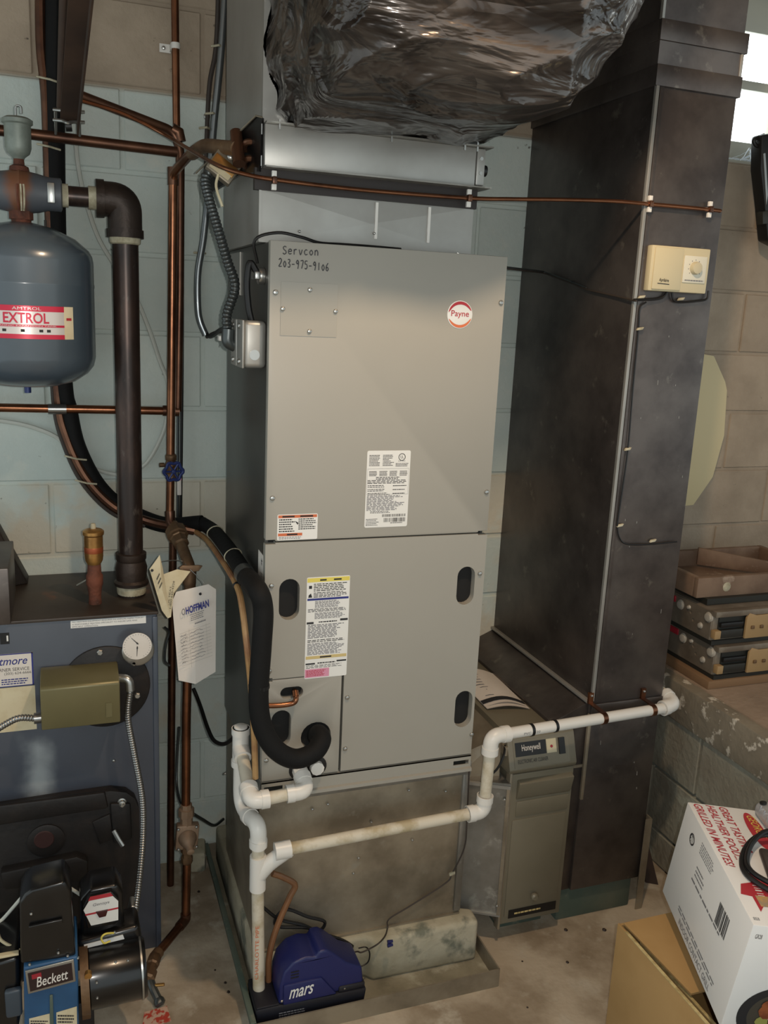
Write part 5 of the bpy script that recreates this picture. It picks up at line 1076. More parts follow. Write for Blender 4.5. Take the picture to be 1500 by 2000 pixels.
# ================================================================== ELECTRICAL ON THE LEFT OF THE AIR HANDLER
em = thing('steel_conduit', 'silver electrical conduit dropping down the wall beside the plenum', 'conduit', P(400, 640, -.04))
G().tube(spline(PP([(443, -60, -.03), (432, 100, -.03), (418, 240, -.03), (409, 350, -.035), (398, 460, -.04), (387, 530, -.045), (386, 590, -.05), (390, 625, -.05), (402, 655, -.055)]), 7), .0095, 12).build('tube', EMT, em)
G().tube(spline(PP([(428, -60, -.022), (422, 90, -.022), (410, 160, -.022), (405, 240, -.022), (402, 350, -.024)]), 6), .006, 8).build('cable', CABLEBR, em)
for q in ((427, 90), (415, 222), (403, 250), (392, 494)): c = P(q[0], q[1], -.035); G().tube([c+V((-.016, .012, 0)), c+V((0, -.010, 0)), c+V((.014, .012, 0))], .003, 6).build('tie', TAPE, em)
c = P(404, 228, -.006); screw(em, c, r=.009)
G().tube(spline(PP([(402, 652, -.055), (412, 657, -.08), (430, 645, -.16), (445, 640, -.30), (460, 652, -.42)]), 6), .006, 8).build('cable', CABLEB, em); G().tube(spline(PP([(404, 658, -.055), (420, 650, -.10), (440, 648, -.22), (462, 660, -.44)]), 6), .005, 8).build('cable', CABLEBR, em)
# two handy boxes fixed on the side of the cabinet
def handy(y0, y1, name, label):
    t = thing(name, label, 'junction box', (AX0-.03, (y0+y1)/2, 1.60)); z0, z1 = 1.583, 1.682
    bx('box_body', GALVB, t, AX0-.046, AX0+.0025, y0, y1, z0, z1, bev=.010, seg=3)
    bx('cover', GALVB, t, AX0-.050, AX0-.045, y0-.001, y1+.001, z0-.001, z1+.001, bev=.003)
    for z in (z0+.012, z1-.012): screw(t, (AX0-.050, (y0+y1)/2, z), (-1, 0, 0), r=.006)
    G().lathe(((AX0*2-.046)/2, y0+.001, z0+.028), (0, -1, 0), [(.011, 0), (.011, .0015)], 14).build('knockout', STEEL, t)
    return t
h1_ = handy(-.56, -.50, 'junction_box', 'galvanised junction box with grey flexible conduit on cabinet side')
h2_ = handy(-.632, -.572, 'junction_box', 'front galvanised junction box tucked against the taupe panel')
c = V((AX0-.052, -.55, 1.627)); G().obox(c+V((-.006, .09, .01)), (.014, 0, 0), (0, .012, 0), (0, 0, .006)).build('cable_clamp', PVC, h1_, bev=.002)
G().tube(fillet([V((AX0-.048, -.535, 1.625)), V((AX0-.064, -.538, 1.632)), V((AX0-.062, -.538, 1.66))], .012), .0145, 14).build('conduit_elbow', FLEXD, h1_)
qs = [V((AX0-.063, -.538, 1.648)), V((AX0-.066, -.538, 1.69))]+PP([(459, 560, -.54), (444, 510, -.53), (428, 455, -.52), (410, 395, -.50), (401, 358, -.485), (405, 340, -.48), (420, 332, -.475)])
flexpipe('flexible_conduit', FLEXD, qs, .0115, 'grey ribbed conduit from junction box up to the yellow thermostat', pitch=.0085)
G().tube(spline([V((AX0-.014, -.605, 1.78)), V((AX0-.030, -.605, 1.80)), V((AX0-.036, -.605, 1.76)), V((AX0-.032, -.605, 1.71)), V((AX0-.024, -.603, 1.678))], 6), .007, 10).solo('short_whip', CABLEB, 'black cable whip bowing between cabinet clamp and junction box', 'cable')
G().tube(spline([V((AX0-.015, -.61, 1.80)), V((AX0-.025, -.63, 1.845)), V((AX0+.02, -.64, 1.862)), V((AX0+.07, -.645, 1.856)), V((AX0+.11, -.64, 1.8478)), V((AX0+.16, -.63, 1.8485)), V((AX0+.22, -.63, 1.8485)), V((AX0+.30, -.62, 1.848))], 6), .0032, 8).solo('top_cable', CABLEB, 'black cable looping over the top edge of the taupe cabinet', 'cable')
aqs = thing('strap_thermostat', 'yellow zinc strap thermostat tilted below the copper header', 'thermostat', P(440, 325, -.47))
c = P(438, 324, -.505); ua = V((.6, -.1, -.42)).normalized(); ub_ = V((.5, .1, .72)).normalized(); un_ = ua.cross(ub_).normalized(); ub_ = un_.cross(ua)
G().obox(c+un_*.012*(-1), ua*.030, ub_*.026, un_*.012).build('case', GALVD, aqs, bev=.003); c1 = c
sgn = -1 if un_.y > 0 else 1
G().obox(c+un_*.003*sgn, ua*.027, ub_*.012, un_*.002).build('cover', BRASS, aqs, bev=.001); G().obox(c+un_*.004*sgn-ub_*.016, ua*.024, ub_*.006, un_*.002).build('label', PAPERY, aqs); screw(aqs, c+ub_*.024+un_*.004*sgn, un_*sgn, r=.008)
G().tube(spline([c-ub_*.022, c-ub_*.03+V((0, 0, -.02)), c-ub_*.03+V((.012, -.01, -.06))], 5), .003, 6).build('hang_tag', PAPERY, aqs)
# humidifier water line
hw = thing('humidifier_water_line', 'thin copper tube sagging across coil and return duct to the humidifier', 'pipe', P(740, 375, -.63))
G().tube(spline(PP([(150, 194, -.25), (240, 222, -.24), (320, 262, -.25), (370, 292, -.37), (430, 325, -.57), (490, 343, -.612), (545, 352, -.622), (640, 364, -.622), (740, 374, -.622), (915, 387, -.622), (1000, 389, -.615), (1100, 390, -.612), (1200, 393, -.612), (1262, 398, -.612), (1330, 404, -.612), (1400, 411, -.612), (1405, 412, -.611)]), 7), .0046, 10).build('tube', COPPER, hw)
for q, d in (((536, 352), -.626), ((917, 387), -.626), ((1271, 398), -.614), ((1388, 409), -.614)):
    c = P(q[0], q[1], d); g = G(); g.obox(c+V((0, 0, 0)), (.005, 0, 0), (0, .0065, 0), (0, 0, .0075)); g.build('tube_clip', COPPERD, hw, bev=.002); 
    for k in (-1, 1): G().obox(c+V((0, .004, k*.013)), (.005, 0, 0), (0, .004, 0), (0, 0, .006)).build('clip_ear', PVC, hw, bev=.001)
# humidistat
hy = DY-.020; hs0 = P(1268, 568, hy); c0 = P(1270, 525, hy); c1 = P(1384, 527, hy); ct = P(1327, 482, hy); cb = P(1327, 571, hy)
hm = thing('humidistat', 'cream plastic humidity control with round dial on the return duct', 'thermostat', (c0.x, DY, cb.z))
bx('housing', CREAM, hm, c0.x, c1.x, hy, DY+.001, cb.z, ct.z, bev=.003)
bx('cover', CREAM, hm, c0.x+.008, P(1331, 525, hy).x, hy-.004, hy+.001, cb.z+.004, ct.z-.004, bev=.002)
dx0, dx1 = P(1334, 525, hy).x, P(1378, 525, hy).x; bx('dial_plate', mat('dial_plate_ivory', (208, 204, 186), .45), hm, dx0, dx1, hy-.003, hy+.001, P(1355, 553, hy).z, P(1355, 500, hy).z, bev=.001)
dc = P(1356, 524, hy); G().lathe((dc.x, hy-.002, dc.z), (0, -1, 0), [(.0155, 0), (.0155, .006), (.0135, .012), (.010, .013)], 28).build('dial_knob', CREAMD, hm)
g = G()
for k in range(9):
    t = math.radians(-40+260*k/8); g.obox((dc.x+.0195*math.cos(t), hy-.0032, dc.z+.0195*math.sin(t)), (.0008, 0, 0), (0, .0003, 0), (0, 0, .0012))
g.build('dial_marks', INKG, hm, smooth=0)
s = Surf((P(1284, 556, hy).x, hy-.0042, P(1284, 552, hy).z), (.031, 0, -.001), (0, 0, .012)); s.text('Aprilaire', INK, hm, 0, .1, .92, .95, shear=.15, bold=.012)
g = G(); s.rects(g, [(-.12, -.22, 1.0, -.06)]); g.build('small_print', INK, hm, smooth=0); s = Surf((dx0+.006, hy-.0032, P(1355, 550, hy).z), (dx1-dx0-.012, 0, 0), (0, 0, .004)); g = G(); s.lines(g, 0, 0, 1, 1, 1, .7, 0); g.build('dial_print', INKG, hm, smooth=0)
wr = thing('humidistat_wire', 'black wire stapled down the edge of the return duct', 'wire', P(1225, 1030, DY))
dy_ = DY-.007
G().tube(spline(PP([(1238, 586, dy_-.004), (1254, 585, dy_-.004), (1280, 584, dy_), (1295, 580, dy_), (1303, 570, dy_)]), 5), .0035, 8).build('wire', CABLEB, wr)
G().tube(spline(PP([(1312, 572, dy_), (1316, 586, dy_), (1330, 590, dy_), (1360, 588, dy_), (1380, 584, dy_), (1384, 568, dy_)]), 5), .0028, 8).build('wire', CABLEB, wr)
G().tube(spline(PP([(1262, 590, dy_), (1250, 602, dy_), (1247, 645, dy_), (1236, 760, dy_), (1226, 880, dy_), (1212, 980, dy_), (1206, 1025, dy_), (1210, 1050, dy_), (1222, 1062, dy_), (1250, 1064, dy_), (1285, 1062, dy_), (1322, 1058, dy_)]), 6), .0022, 8).build('wire', CABLEB, wr)
for q in ((1253, 580), (1250, 642), (1226, 877), (1211, 1026), (1275, 1056), (1330, 584)): c = P(q[0], q[1], DY-.007); G().obox(c, (.008, 0, .001), (0, .004, 0), (.002, 0, .0035)).build('tape_patch', TAPE, wr, bev=.0015)
tw = thing('duct_wire', 'thin grey wire running from cabinet corner across the dark duct side', 'wire', P(1060, 530, -.5)); 
wp = [V((AX1-.001, -.63, 1.825))]+[PX(1060, 530, DX0-.008), PX(1115, 550, DX0-.004), PX(1145, 562, DX0-.004)]
wp[1].x = DX0-.006; G().tube(fillet(wp, .03, 6), .0022, 7).build('wire', FLEXD, tw); G().tube(fillet([wp[0]+V((0, 0, -.003)), wp[1]+V((0, 0, -.004)), wp[2]+V((0, 0, -.004)), wp[3]+V((0, -.01, -.006)), PX(1200, 578, DX0-.004), PX(1243, 588, DX0-.006)], .02, 6), .0022, 7).build('wire', CABLEBR, tw); G().obox(PX(1118, 551, DX0-.004), (.002, 0, 0), (0, .005, 0), (0, 0, .004)).build('wire_clip', BLACK, tw)

# ================================================================== TAGS
def tagcard(name, label, px, y, hole, m, prints, tie):
    pts = [P(a, b, d) for a, b, d in px]; t = thing(name, label, 'tag', min(pts, key=lambda p: p.z))
    nrm = (pts[1]-pts[0]).cross(pts[-1]-pts[0]).normalized(); nrm = nrm if nrm.y < 0 else -nrm
    c = sum(pts, V((0, 0, 0)))/len(pts)
    g = G(); n = len(pts); g.add(pts+[c+nrm*.004]+[p-nrm*.0008 for p in pts]+[c+nrm*.0032], [(i, (i+1) % n, n) for i in range(n)]+[((i+1) % n+n+1, i+n+1, 2*n+1) for i in range(n)]+[(i, n+1+i, n+1+(i+1) % n, (i+1) % n) for i in range(n)])
    g.build('card', m, t, smooth=20); return t, pts, nrm
px = [(336, 1175, -.372), (344, 1156, -.372), (407, 1141, -.372), (422, 1151, -.372), (421, 1312, -.385), (382, 1336, -.395), (349, 1329, -.385)]
t1, pts, nr = tagcard('service_tag', 'white service record tag with blue heading hanging on the feed pipe', px, 0, 0, PAPER, 0, 0)
def on(t, pts4, fn):
    a, b, d = pts4; return Surf(a, b-a, d-a)
A_ = P(352, 1330, -.399); B_ = P(422, 1304, -.397); D_ = P(340, 1168, -.378); s = Surf(A_, B_-A_, D_-A_)
if s.N.y > 0: s.N = -s.N
s.text('HOFFMAN', INKB, t1, .28, .76, .92, .85, bold=.035, off=.0035); s.text('O', INKG, t1, .17, .765, .265, .845, bold=.01, off=.0035)
g = G(); s.lines(g, .40, .66, .85, .75, 4, .4, .3, off=.0035); s.lines(g, .5, .60, .8, .64, 1, .4, 0, off=.0035); g.build('printed_text', INKG, t1, smooth=0)
g = G(); s.lines(g, .08, .15, .92, .58, 11, .10, .0, words=False, off=.0036); s.rects(g, [(.33, .12, .337, .58), (.80, .2, .805, .58)], .0036); g.build('ruled_lines', mat('rule_grey', (168, 164, 158), .8), t1, smooth=0)
g = G(); rr = random.Random(3)
for k in range(9):
    for (u0, u1) in ((.08, .28), (.36, .76)):
        v = .53-.040*k; pts_ = [s.pt(u0+(u1-u0)*i/9*rr.uniform(.7, 1), v+rr.uniform(-.011, .011), .0036) for i in range(10)]; g.tube(spline(sorted(pts_, key=lambda p: p.x), 2), .0005, 4)
g.build('handwriting', INKG, t1); c = P(391, 1160, -.376); G().lathe(c, (0, -1, 0), [(.0035, 0), (.0035, .0012)], 12).build('painted_hole', INK, t1); G().tube(spline([c, c+V((.012, .02, .02)), P(371, 1112, -.35)], 5), .0010, 6).build('wire_tie', STEEL, t1)  # dark disc painted for the shade in the tag's punched hole
px = [(292, 1112, -.40), (312, 1084, -.40), (318, 1110, -.39), (332, 1200, -.385), (326, 1206, -.385), (316, 1192, -.39)]
t2, pts, nr = tagcard('cream_tag', 'cream paper tag with tilted print hanging behind the white tag', px, 0, 0, PAPERY, 0, 0)
a = P(301, 1120, -.401); s = Surf(a, P(308, 1105, -.401)-a, P(318, 1175, -.396)-a); 
if s.N.y > 0: s.N = -s.N
g = G(); s.lines(g, .1, .15, .9, .6, 3, .4, .3, off=.004); g.build('printed_text', INK, t2, smooth=0); c = P(297, 1114, -.402); G().lathe(c, (0, -1, 0), [(.0035, 0), (.0035, .0012)], 10).build('painted_hole', INK, t2)  # this tag's hole too is only a dark painted disc
G().tube(spline([c, P(312, 1098, -.36), P(352, 1095, -.31), P(366, 1106, -.34)], 5), .0010, 6).build('wire_tie', STEEL, t2)
px = [(318, 1122, -.365), (346, 1112, -.365), (372, 1116, -.365), (340, 1160, -.37), (336, 1178, -.372), (334, 1205, -.375), (327, 1208, -.375)]
t3, pts, nr = tagcard('folded_tag', 'folded cream tag with phone number wedged beside the feed pipe', px, 0, 0, PAPERY, 0, 0)
a = P(326, 1196, -.376); s = Surf(a, P(336, 1122, -.371)-a, P(314, 1194, -.376)-a) 
if s.N.y > 0: s = Surf(a, P(336, 1122, -.371)-a, -(P(314, 1194, -.376)-a)*-1); s.N = -s.N if s.N.y > 0 else s.N
s.text('1-800-645-4328', INK, t3, .12, -.55, .85, -.25, off=.004); s.text('OIL HEAT', INK, t3, .2, -.15, .7, .1, off=.004)

# ================================================================== THINGS ON THE RIGHT LEDGE
LZ = LT+.0045
ROLL = mat('worn_roller', (186, 180, 168), .45, .2)
# cream faceted panel on the wall
dp = [P(x, y, -.012) for x, y in ((1365, 690), (1390, 695), (1412, 745), (1415.5, 762), (1410, 850), (1388, 930), (1350, 985), (1330, 987))]
cxp = 1.99; left = [V((2*cxp-p.x, p.y, p.z)) for p in reversed(dp)]
g = G(); g.prism(dp+left, (0, -.012, 0)); g.solo('oval_panel', CREAMW, 'cream painted faceted oval panel on the wall beside return duct', 'panel', bev=.001)
def case(z0, dx, dy, name, label):
    t = thing(name, label, 'metal case', (2.05+dx, -.30+dy, z0)); x0, x1, y0, y1 = 1.812+dx, 2.56+dx, -.520+dy, -.03+dy; h = .105
    bx('body', CASEM, t, x0, x1, y0+.02, y1, z0+.012, z0+h, bev=.003)
    bx('base_rail', CASED, t, x0-.002, x1+.002, y0+.012, y1, z0, z0+.013); bx('top_rail', CASEM, t, x0-.003, x1+.003, y0+.004, y0+.03, z0+h-.016, z0+h+.002, bev=.002)
    bx('front_recess', CASED, t, x0+.02, x1-.01, y0+.016, y0+.022, z0+.018, z0+h-.02)
    bx('bus_bar', BLACK, t, x0+.022, x0+.105, y0+.006, y0+.017, z0+.055, z0+.070, bev=.002); bx('bus_bar', CASED, t, x0+.022, x0+.105, y0+.004, y0+.017, z0+.022, z0+.048, bev=.002)
    bx('corner_bracket', TANPL, t, x0-.002, x0+.020, y0, y0+.020, z0+.022, z0+.048, bev=.002)
    for k in range(3):
        xp = x0+.112+.17*k; G().prism([(xp, y0+.002, z0+.016), (xp+.105, y0+.002, z0+.016), (xp+.112, y0+.002, z0+.03), (xp+.110, y0+.002, z0+.082), (xp+.10, y0+.002, z0+.096), (xp+.075, y0+.002, z0+.088), (xp+.035, y0+.002, z0+.088), (xp+.008, y0+.002, z0+.096), (xp, y0+.002, z0+.082)], (0, .008, 0)).build('fibre_plate', TANPL, t, bev=.001)
        for j in range(3): bx('plate_slot', BRASSD, t, xp+.018+.034*j, xp+.030+.034*j, y0-.002, y0+.003, z0+.046, z0+.056, bev=.001)
    for (yy, zz, rr) in ((y0+.035, z0+.082, .016), (y0+.165, z0+.078, .016), (y0+.30, z0+.078, .014), (y0+.065, z0+.045, .010), (y0+.125, z0+.095-.012, .007)):
        G().lathe((x0+.0, yy, zz), (-1, 0, 0), [(rr, 0), (rr, .004), (rr*.75, .006), (rr*.75, .010), (rr*.4, .011)], 18).build('roller', ROLL, t)
    G().box(x0-.008, x0+.001, y0+.19, y0+.27, z0+.078, z0+.098).build('red_tab', REDPL, t, bev=.002)
    G().holed([(x0-.004, y0+.022, z0+.014), (x0-.004, y1-.002, z0+.014), (x0-.004, y1-.002, z0+h-.003), (x0-.004, y0+.022, z0+h-.003)], [[(x0-.004, yy+.006*math.cos(k*.5236), zz+.006*math.sin(k*.5236)) for k in range(12)] for (yy, zz) in ((y0+.10, z0+.05), (y0+.115, z0+.07))], (.0045, 0, 0)).build('side_plate', CASEM, t)
    return t
G().box(1.800, 2.60, -.515, -.035, LZ, LZ+.026).solo('support_board', PINE if False else mat('support_wood', (126, 98, 70), .8, c2=(100, 76, 54), ns=5, stretch=(.2, 1, 1)), 'flat wooden board under the lower metal case on the ledge', 'board', bev=.002)
case(LZ+.0265, .012, 0, 'metal_case', 'lower of two stacked metal switchgear cases on the ledge')
case(LZ+.1345, -.004, .012, 'metal_case', 'upper of two stacked metal switchgear cases on the ledge')
zc = LZ+.1345+.108
rf = thing('rusty_tray', 'rusty brown open metal tray stacked on the upper case', 'tray', (2.0, -.3, zc))
bx('dark_slab', CASED, rf, 1.82, 2.40, -.44, -.05, zc, .9055); x0, x1, y0, y1, z0, z1 = 1.790, 2.30, -.425, -.12, .905, .968  # dark slab filling the gap between upper case and tray
g = G(); g.box(x0, x1, y0, y0+.02, z0, z1); g.build('front_wall', RUSTB, rf, bev=.003); G().box(x0, x0+.02, y0+.02, y1, z0, z1).build('side_wall', RUSTB, rf, bev=.003); G().box(x1-.02, x1, y0+.02, y1, z0, z1).build('side_wall', RUSTB, rf, bev=.003); G().box(x0+.02, x1-.02, y1-.02, y1, z0, z1).build('back_wall', RUSTB, rf, bev=.003); bx('tray_floor', RUSTB, rf, x0+.02, x1-.02, y0+.02, y1-.02, z0, z0+.01)
G().lathe((1.90, y0+.0005, z0+.03), (0, -1, 0), [(.016, 0), (.010, .003)], 12).build('rust_spot', TAPE, rf)
a = P(1365, 1070, -.16); b = P(1490, 1120, -.33); g = G(); zz0 = z1-.02
g.hexa([(a.x, -.16, zz0-.025), (2.20, -.33, z1-.045), (2.205, -.315, z1-.045), (a.x+.005, -.15, zz0-.025), (a.x, -.16, a.z), (2.20, -.33, z1-.006), (2.205, -.315, z1-.006), (a.x+.005, -.15, a.z)])
g.solo('rusty_plate', RUSTB, 'rusty metal plate leaning inside the open brown tray', 'plate', bev=.002)

# hanging black tool and cobweb by the window
ht = thing('black_tool', 'black plastic handled tool hanging beside the bright window', 'tool', P(1495, 400, -.12))
yy = -.12; G().prism([P(a_, b_, yy) for a_, b_ in ((1486, 330), (1488, 262), (1530, 258), (1560, 500), (1500, 470), (1494, 400))], (0, .05, 0)).build('body', BLACK, ht, bev=.008)
G().tube(fillet(PP([(1492, 264, yy+.02), (1470, 272, yy+.02), (1476, 286, yy+.02), (1495, 284, yy+.02)]), .012), .006, 8).build('handle_loop', BLACK, ht)
G().prism([P(a_, b_, yy-.003) for a_, b_ in ((1491, 300), (1495, 299), (1500, 380), (1497, 400))], (0, .01, 0)).build('grey_trim', FLEX, ht); G().prism([P(a_, b_, yy-.002) for a_, b_ in ((1490, 413), (1530, 405), (1530, 435), (1490, 438))], (0, .03, 0)).build('clamp', CASED, ht, bev=.003)
G().tube(PP([(1510, 262, yy+.02), (1512, 200, -.02), (1512, 198, .0)]), .004, 8).build('hook', STEEL, ht)
cw = G(); rr = random.Random(5)
base_ = [P(x, y, .05) for x, y in ((1414, 312), (1450, 316), (1485, 318))]
for k in range(34):
    a = P(rr.uniform(1416, 1492), rr.uniform(306, 322), rr.uniform(.03, .08)); b = P(rr.uniform(1462, 1494), rr.uniform(283, 318), rr.uniform(.0, .07)); a = a if rr.random() < .45 else P(rr.uniform(1462, 1490), rr.uniform(292, 318), .05)
    cw.tube([a, a.lerp(b, .5)+V((0, 0, -.006)), b], rr.uniform(.0006, .0020), 5)
for k in range(12):
    x = 1414+6.5*k; a = P(x, 309+k*.6, .04); b = P(x+9, 310+k*.7, .04); cw.tube([a, a.lerp(b, .5)+V((0, 0, .002)), b], rr.uniform(.002, .004), 5)
o = cw.solo('cobweb', WEB, 'dusty white cobweb in the corner of the window sill', 'cobweb'); o['kind'] = 'stuff'

# ================================================================== BOXES IN FRONT
cb_ = thing('cardboard_box', 'open brown cardboard box on the floor under the white carton', 'box', (1.42, -1.3, 0))
x0, x1, y0, y1, z1 = 1.190, 1.655, -1.62, -1.005, .332; t_ = .006
bx('side_wall', CARD, cb_, x0, x0+t_, y0, y1, 0, z1, bev=.001); bx('side_wall', CARD, cb_, x1-t_, x1, y0, y1, 0, z1, bev=.001); bx('side_wall', CARD, cb_, x0+t_, x1-t_, y1-t_, y1, 0, z1-.002); bx('side_wall', CARD, cb_, x0+t_, x1-t_, y0, y0+t_, 0, z1); bx('bottom', CARD, cb_, x0+t_, x1-t_, y0+t_, y1-t_, 0, .006)
bx('cut_edge', CARDE, cb_, x0-.0004, x0+t_+.0004, y0, y1-.03, z1-.001, z1+.001)
g = G(); g.hexa([(x0+.014, y1-.004, z1-.004), (x1-.01, y1-.004, z1-.004), (x1-.01, y1-.23, z1-.012), (x0+.03, y1-.23, z1-.012), (x0+.014, y1-.004, z1+.001), (x1-.01, y1-.004, z1+.001), (x1-.01, y1-.23, z1-.007), (x0+.03, y1-.23, z1-.007)]); g.build('top_flap', CARD, cb_)
bx('inner_flap', CARD, cb_, x0+.03, x0+.036, y0+.05, y1-.05, z1-.19, z1-.022); bx('inner_edge', CARDE, cb_, x0+.0295, x0+.0365, y0+.05, y1-.05, z1-.0225, z1-.019)
bx('support_flap', CARD, cb_, x0+.10, x1-.012, y0+.02, y1-.24, z1-.012, z1-.007)
OB = V((1.1903, -1.3555, .3555)); a_, b_, c_ = -0.331, 0.0955, 0.0766
RM = Matrix.Rotation(a_, 3, 'Z') @ Matrix.Rotation(b_, 3, 'Y') @ Matrix.Rotation(c_, 3, 'X')
WL, WH, WW = .386, .2527, .34
def wb(x, y, z): return OB+RM @ V((x, y, z))
wt = thing('white_carton', 'white grill carton with red slogan lettering tilted on the cardboard box', 'box', wb(WW/2, WL/2, 0))
g = G(); g.hexa([wb(0, 0, 0), wb(WW, 0, 0), wb(WW, WL, 0), wb(0, WL, 0), wb(0, 0, WH), wb(WW, 0, WH), wb(WW, WL, WH), wb(0, WL, WH)]); g.build('carton', BOXW, wt, bev=.002)
s = Surf(wb(0, WL, WH), wb(0, 0, WH)-wb(0, WL, WH), wb(WW, WL, WH)-wb(0, WL, WH))   # top, text read from the back to the front
RT_ = INKR
s.text('GRILLED IN MINUTES!', RT_, wt, .015, .030, .567, .088, shear=.25, bold=.012); s.text('HEALTHIER FOOD...', RT_, wt, .012, .118, .50, .176, shear=.25, bold=.012); s.text('GREAT TASTING...', RT_, wt, .015, .206, .455, .265, shear=.25, bold=.012)
g = G(); ce = V((.10, .78, 0)); g.add([s.pt(.21+.17*math.cos(t*math.pi/16), .39+.055*math.sin(t*math.pi/16), .0006) for t in range(32)], [tuple(range(32))]); g.build('red_oval', INKR, wt, smooth=0)
s.text('GEORGE', INKY, wt, .07, .375, .27, .43, off=.0010, shear=.2)
g = G(); L = [(.78, .025), (.79, .09), (.90, .09), (.84, .14), (.88, .22), (.78, .24), (.66, .25), (.66, .20), (.57, .17), (.68, .13), (.70, .06)]; g.prism([s.pt(u, v, .0004) for u, v in L], s.N*.0003); g.build('red_burst', INKR, wt, smooth=0)
g = G(); s.bars(g, .70, .13, .82, .17, 6, off=.0010); g.build('burst_lettering', WHITE, wt, smooth=0)
s.plate('food_print', mat('food_tan', (190, 150, 96), .6, c2=(120, 132, 128), ns=60), wt, .78, .11, .86, .22, th=.0003, base=.0008)
s.text('GR28', INK, wt, .945, .02, .965, .055, off=.0008)
# left side of the carton
s = Surf(wb(0, WL, 0), wb(0, 0, 0)-wb(0, WL, 0), wb(0, WL, WH)-wb(0, WL, 0))
cc = (.18, .80); g = G(); g.holed([s.pt(cc[0]+.036*math.cos(t*.2618), cc[1]+.055*math.sin(t*.2618), .0006) for t in range(24)], [[s.pt(cc[0]+.028*math.cos(t*.2618), cc[1]+.043*math.sin(t*.2618), .0006) for t in range(24)]], s.N*.0001); g.build('listing_mark', INK, wt, smooth=0)
s.text('ETL', INK, wt, .155, .765, .205, .835); 
g = G(); s.bars(g, .66, .56, .80, .76, 14, off=.0006); g.build('barcode', INK, wt, smooth=0)
g = G(); s.lines(g, .30, .80, .52, .92, 5, .35, .3); s.lines(g, .32, .58, .46, .70, 3, .35, .3); s.lines(g, .30, .52, .78, .55, 1, .6, .1); s.lines(g, .25, .12, .88, .18, 2, .4, .1); g.build('fine_print', INKG, wt, smooth=0); s.text('INDOOR CONTACT GRILL', INKG, wt, .30, .04, .80, .095)
# front face with the picture of a bowl of food
s = Surf(wb(0, 0, 0), wb(WW, 0, 0)-wb(0, 0, 0), wb(0, 0, WH)-wb(0, 0, 0))
g = G(); g.add([s.pt(.34+.27*math.cos(t*math.pi/24), .16+.30*math.sin(t*math.pi/24), .0006) for t in range(48)], [tuple(range(48))]); g.build('bowl_print', INK, wt, smooth=0)
g = G(); g.add([s.pt(.36+.23*math.cos(t*math.pi/24), .16+.25*math.sin(t*math.pi/24), .0009) for t in range(48)], [tuple(range(48))]); g.build('bowl_inside', mat('bowl_grey', (70, 66, 58), .5), wt, smooth=0)
rr = random.Random(11); FM = [mat('meat_brown', (150, 84, 48), .6, c2=(110, 56, 32), ns=40), mat('salad_green', (150, 150, 80), .6), mat('onion_pink', (206, 160, 150), .6)]
for k in range(14):
    u, v, r0 = rr.uniform(.22, .5), rr.uniform(.02, .32), rr.uniform(.03, .06); g = G(); g.add([s.pt(u+r0*math.cos(t*math.pi/5)*rr.uniform(.8, 1.1), v+r0*1.3*math.sin(t*math.pi/5)*rr.uniform(.8, 1.1), .0011+.0002*k) for t in range(10)], [tuple(range(10))]); g.build('food_piece', FM[0 if k % 3 else 1+k % 2], wt, smooth=0)
s.text('GR28', INK, wt, .03, .88, .07, .92)
# silver grill lid and cord on the carton
gr = thing('silver_grill', 'silver plastic grill body with vent slots resting on the white carton', 'grill', wb(.28, .26, WH))
G().hexa([wb(.148, .375, WH+.001), wb(.335, .38, WH+.001), wb(.335, .19, WH+.001), wb(.158, .235, WH+.001), wb(.150, .382, WH+.030), wb(.335, .38, WH+.055), wb(.335, .19, WH+.06), wb(.165, .245, WH+.040)]).build('shell', SILVER, gr, bev=.012, seg=3)
for k in range(6): a = wb(.222+.007*k, .298-.006*k, WH+.028); G().obox(wb(.1535+.0012*k, .355-.017*k, WH+.020), RM @ V((.002, .0, 0)), RM @ V((0, .0018, 0)), RM @ V((0, 0, .014))).build('vent_rib', SILVER, gr)
G().lathe(wb(.163, .366, WH+.034), RM @ V((-.3, .1, 1)), [(.008, 0), (.008, .002), (.004, .003)], 14).build('hinge_pin', BLACK, gr)
G().hexa([wb(.102, .232, WH+.001), wb(.22, .20, WH+.001), wb(.20, .06, WH+.001), wb(.080, .115, WH+.001), wb(.104, .230, WH+.014), wb(.22, .20, WH+.016), wb(.20, .062, WH+.016), wb(.083, .118, WH+.014)]).build('drip_tray', mat('dark_grey_plate', (74, 66, 62), .4, .3), gr, bev=.006)
G().tube(spline([wb(.175, .25, WH+.03), wb(.12, .26, WH+.022), wb(.080, .235, WH+.010), wb(.046, .180, WH+.0065), wb(.042, .135, WH+.0065), wb(.070, .092, WH+.010), wb(.12, .045, WH+.02), wb(.16, .01, WH+.008)], 7), .0058, 9).build('power_cord', CABLEB, gr)
G().tube(spline([wb(.18, .25, WH+.038), wb(.13, .262, WH+.032), wb(.090, .235, WH+.020), wb(.056, .182, WH+.014), wb(.050, .14, WH+.014), wb(.076, .10, WH+.02), wb(.125, .06, WH+.026)], 7), .0055, 9).build('power_cord', CABLEB, gr)

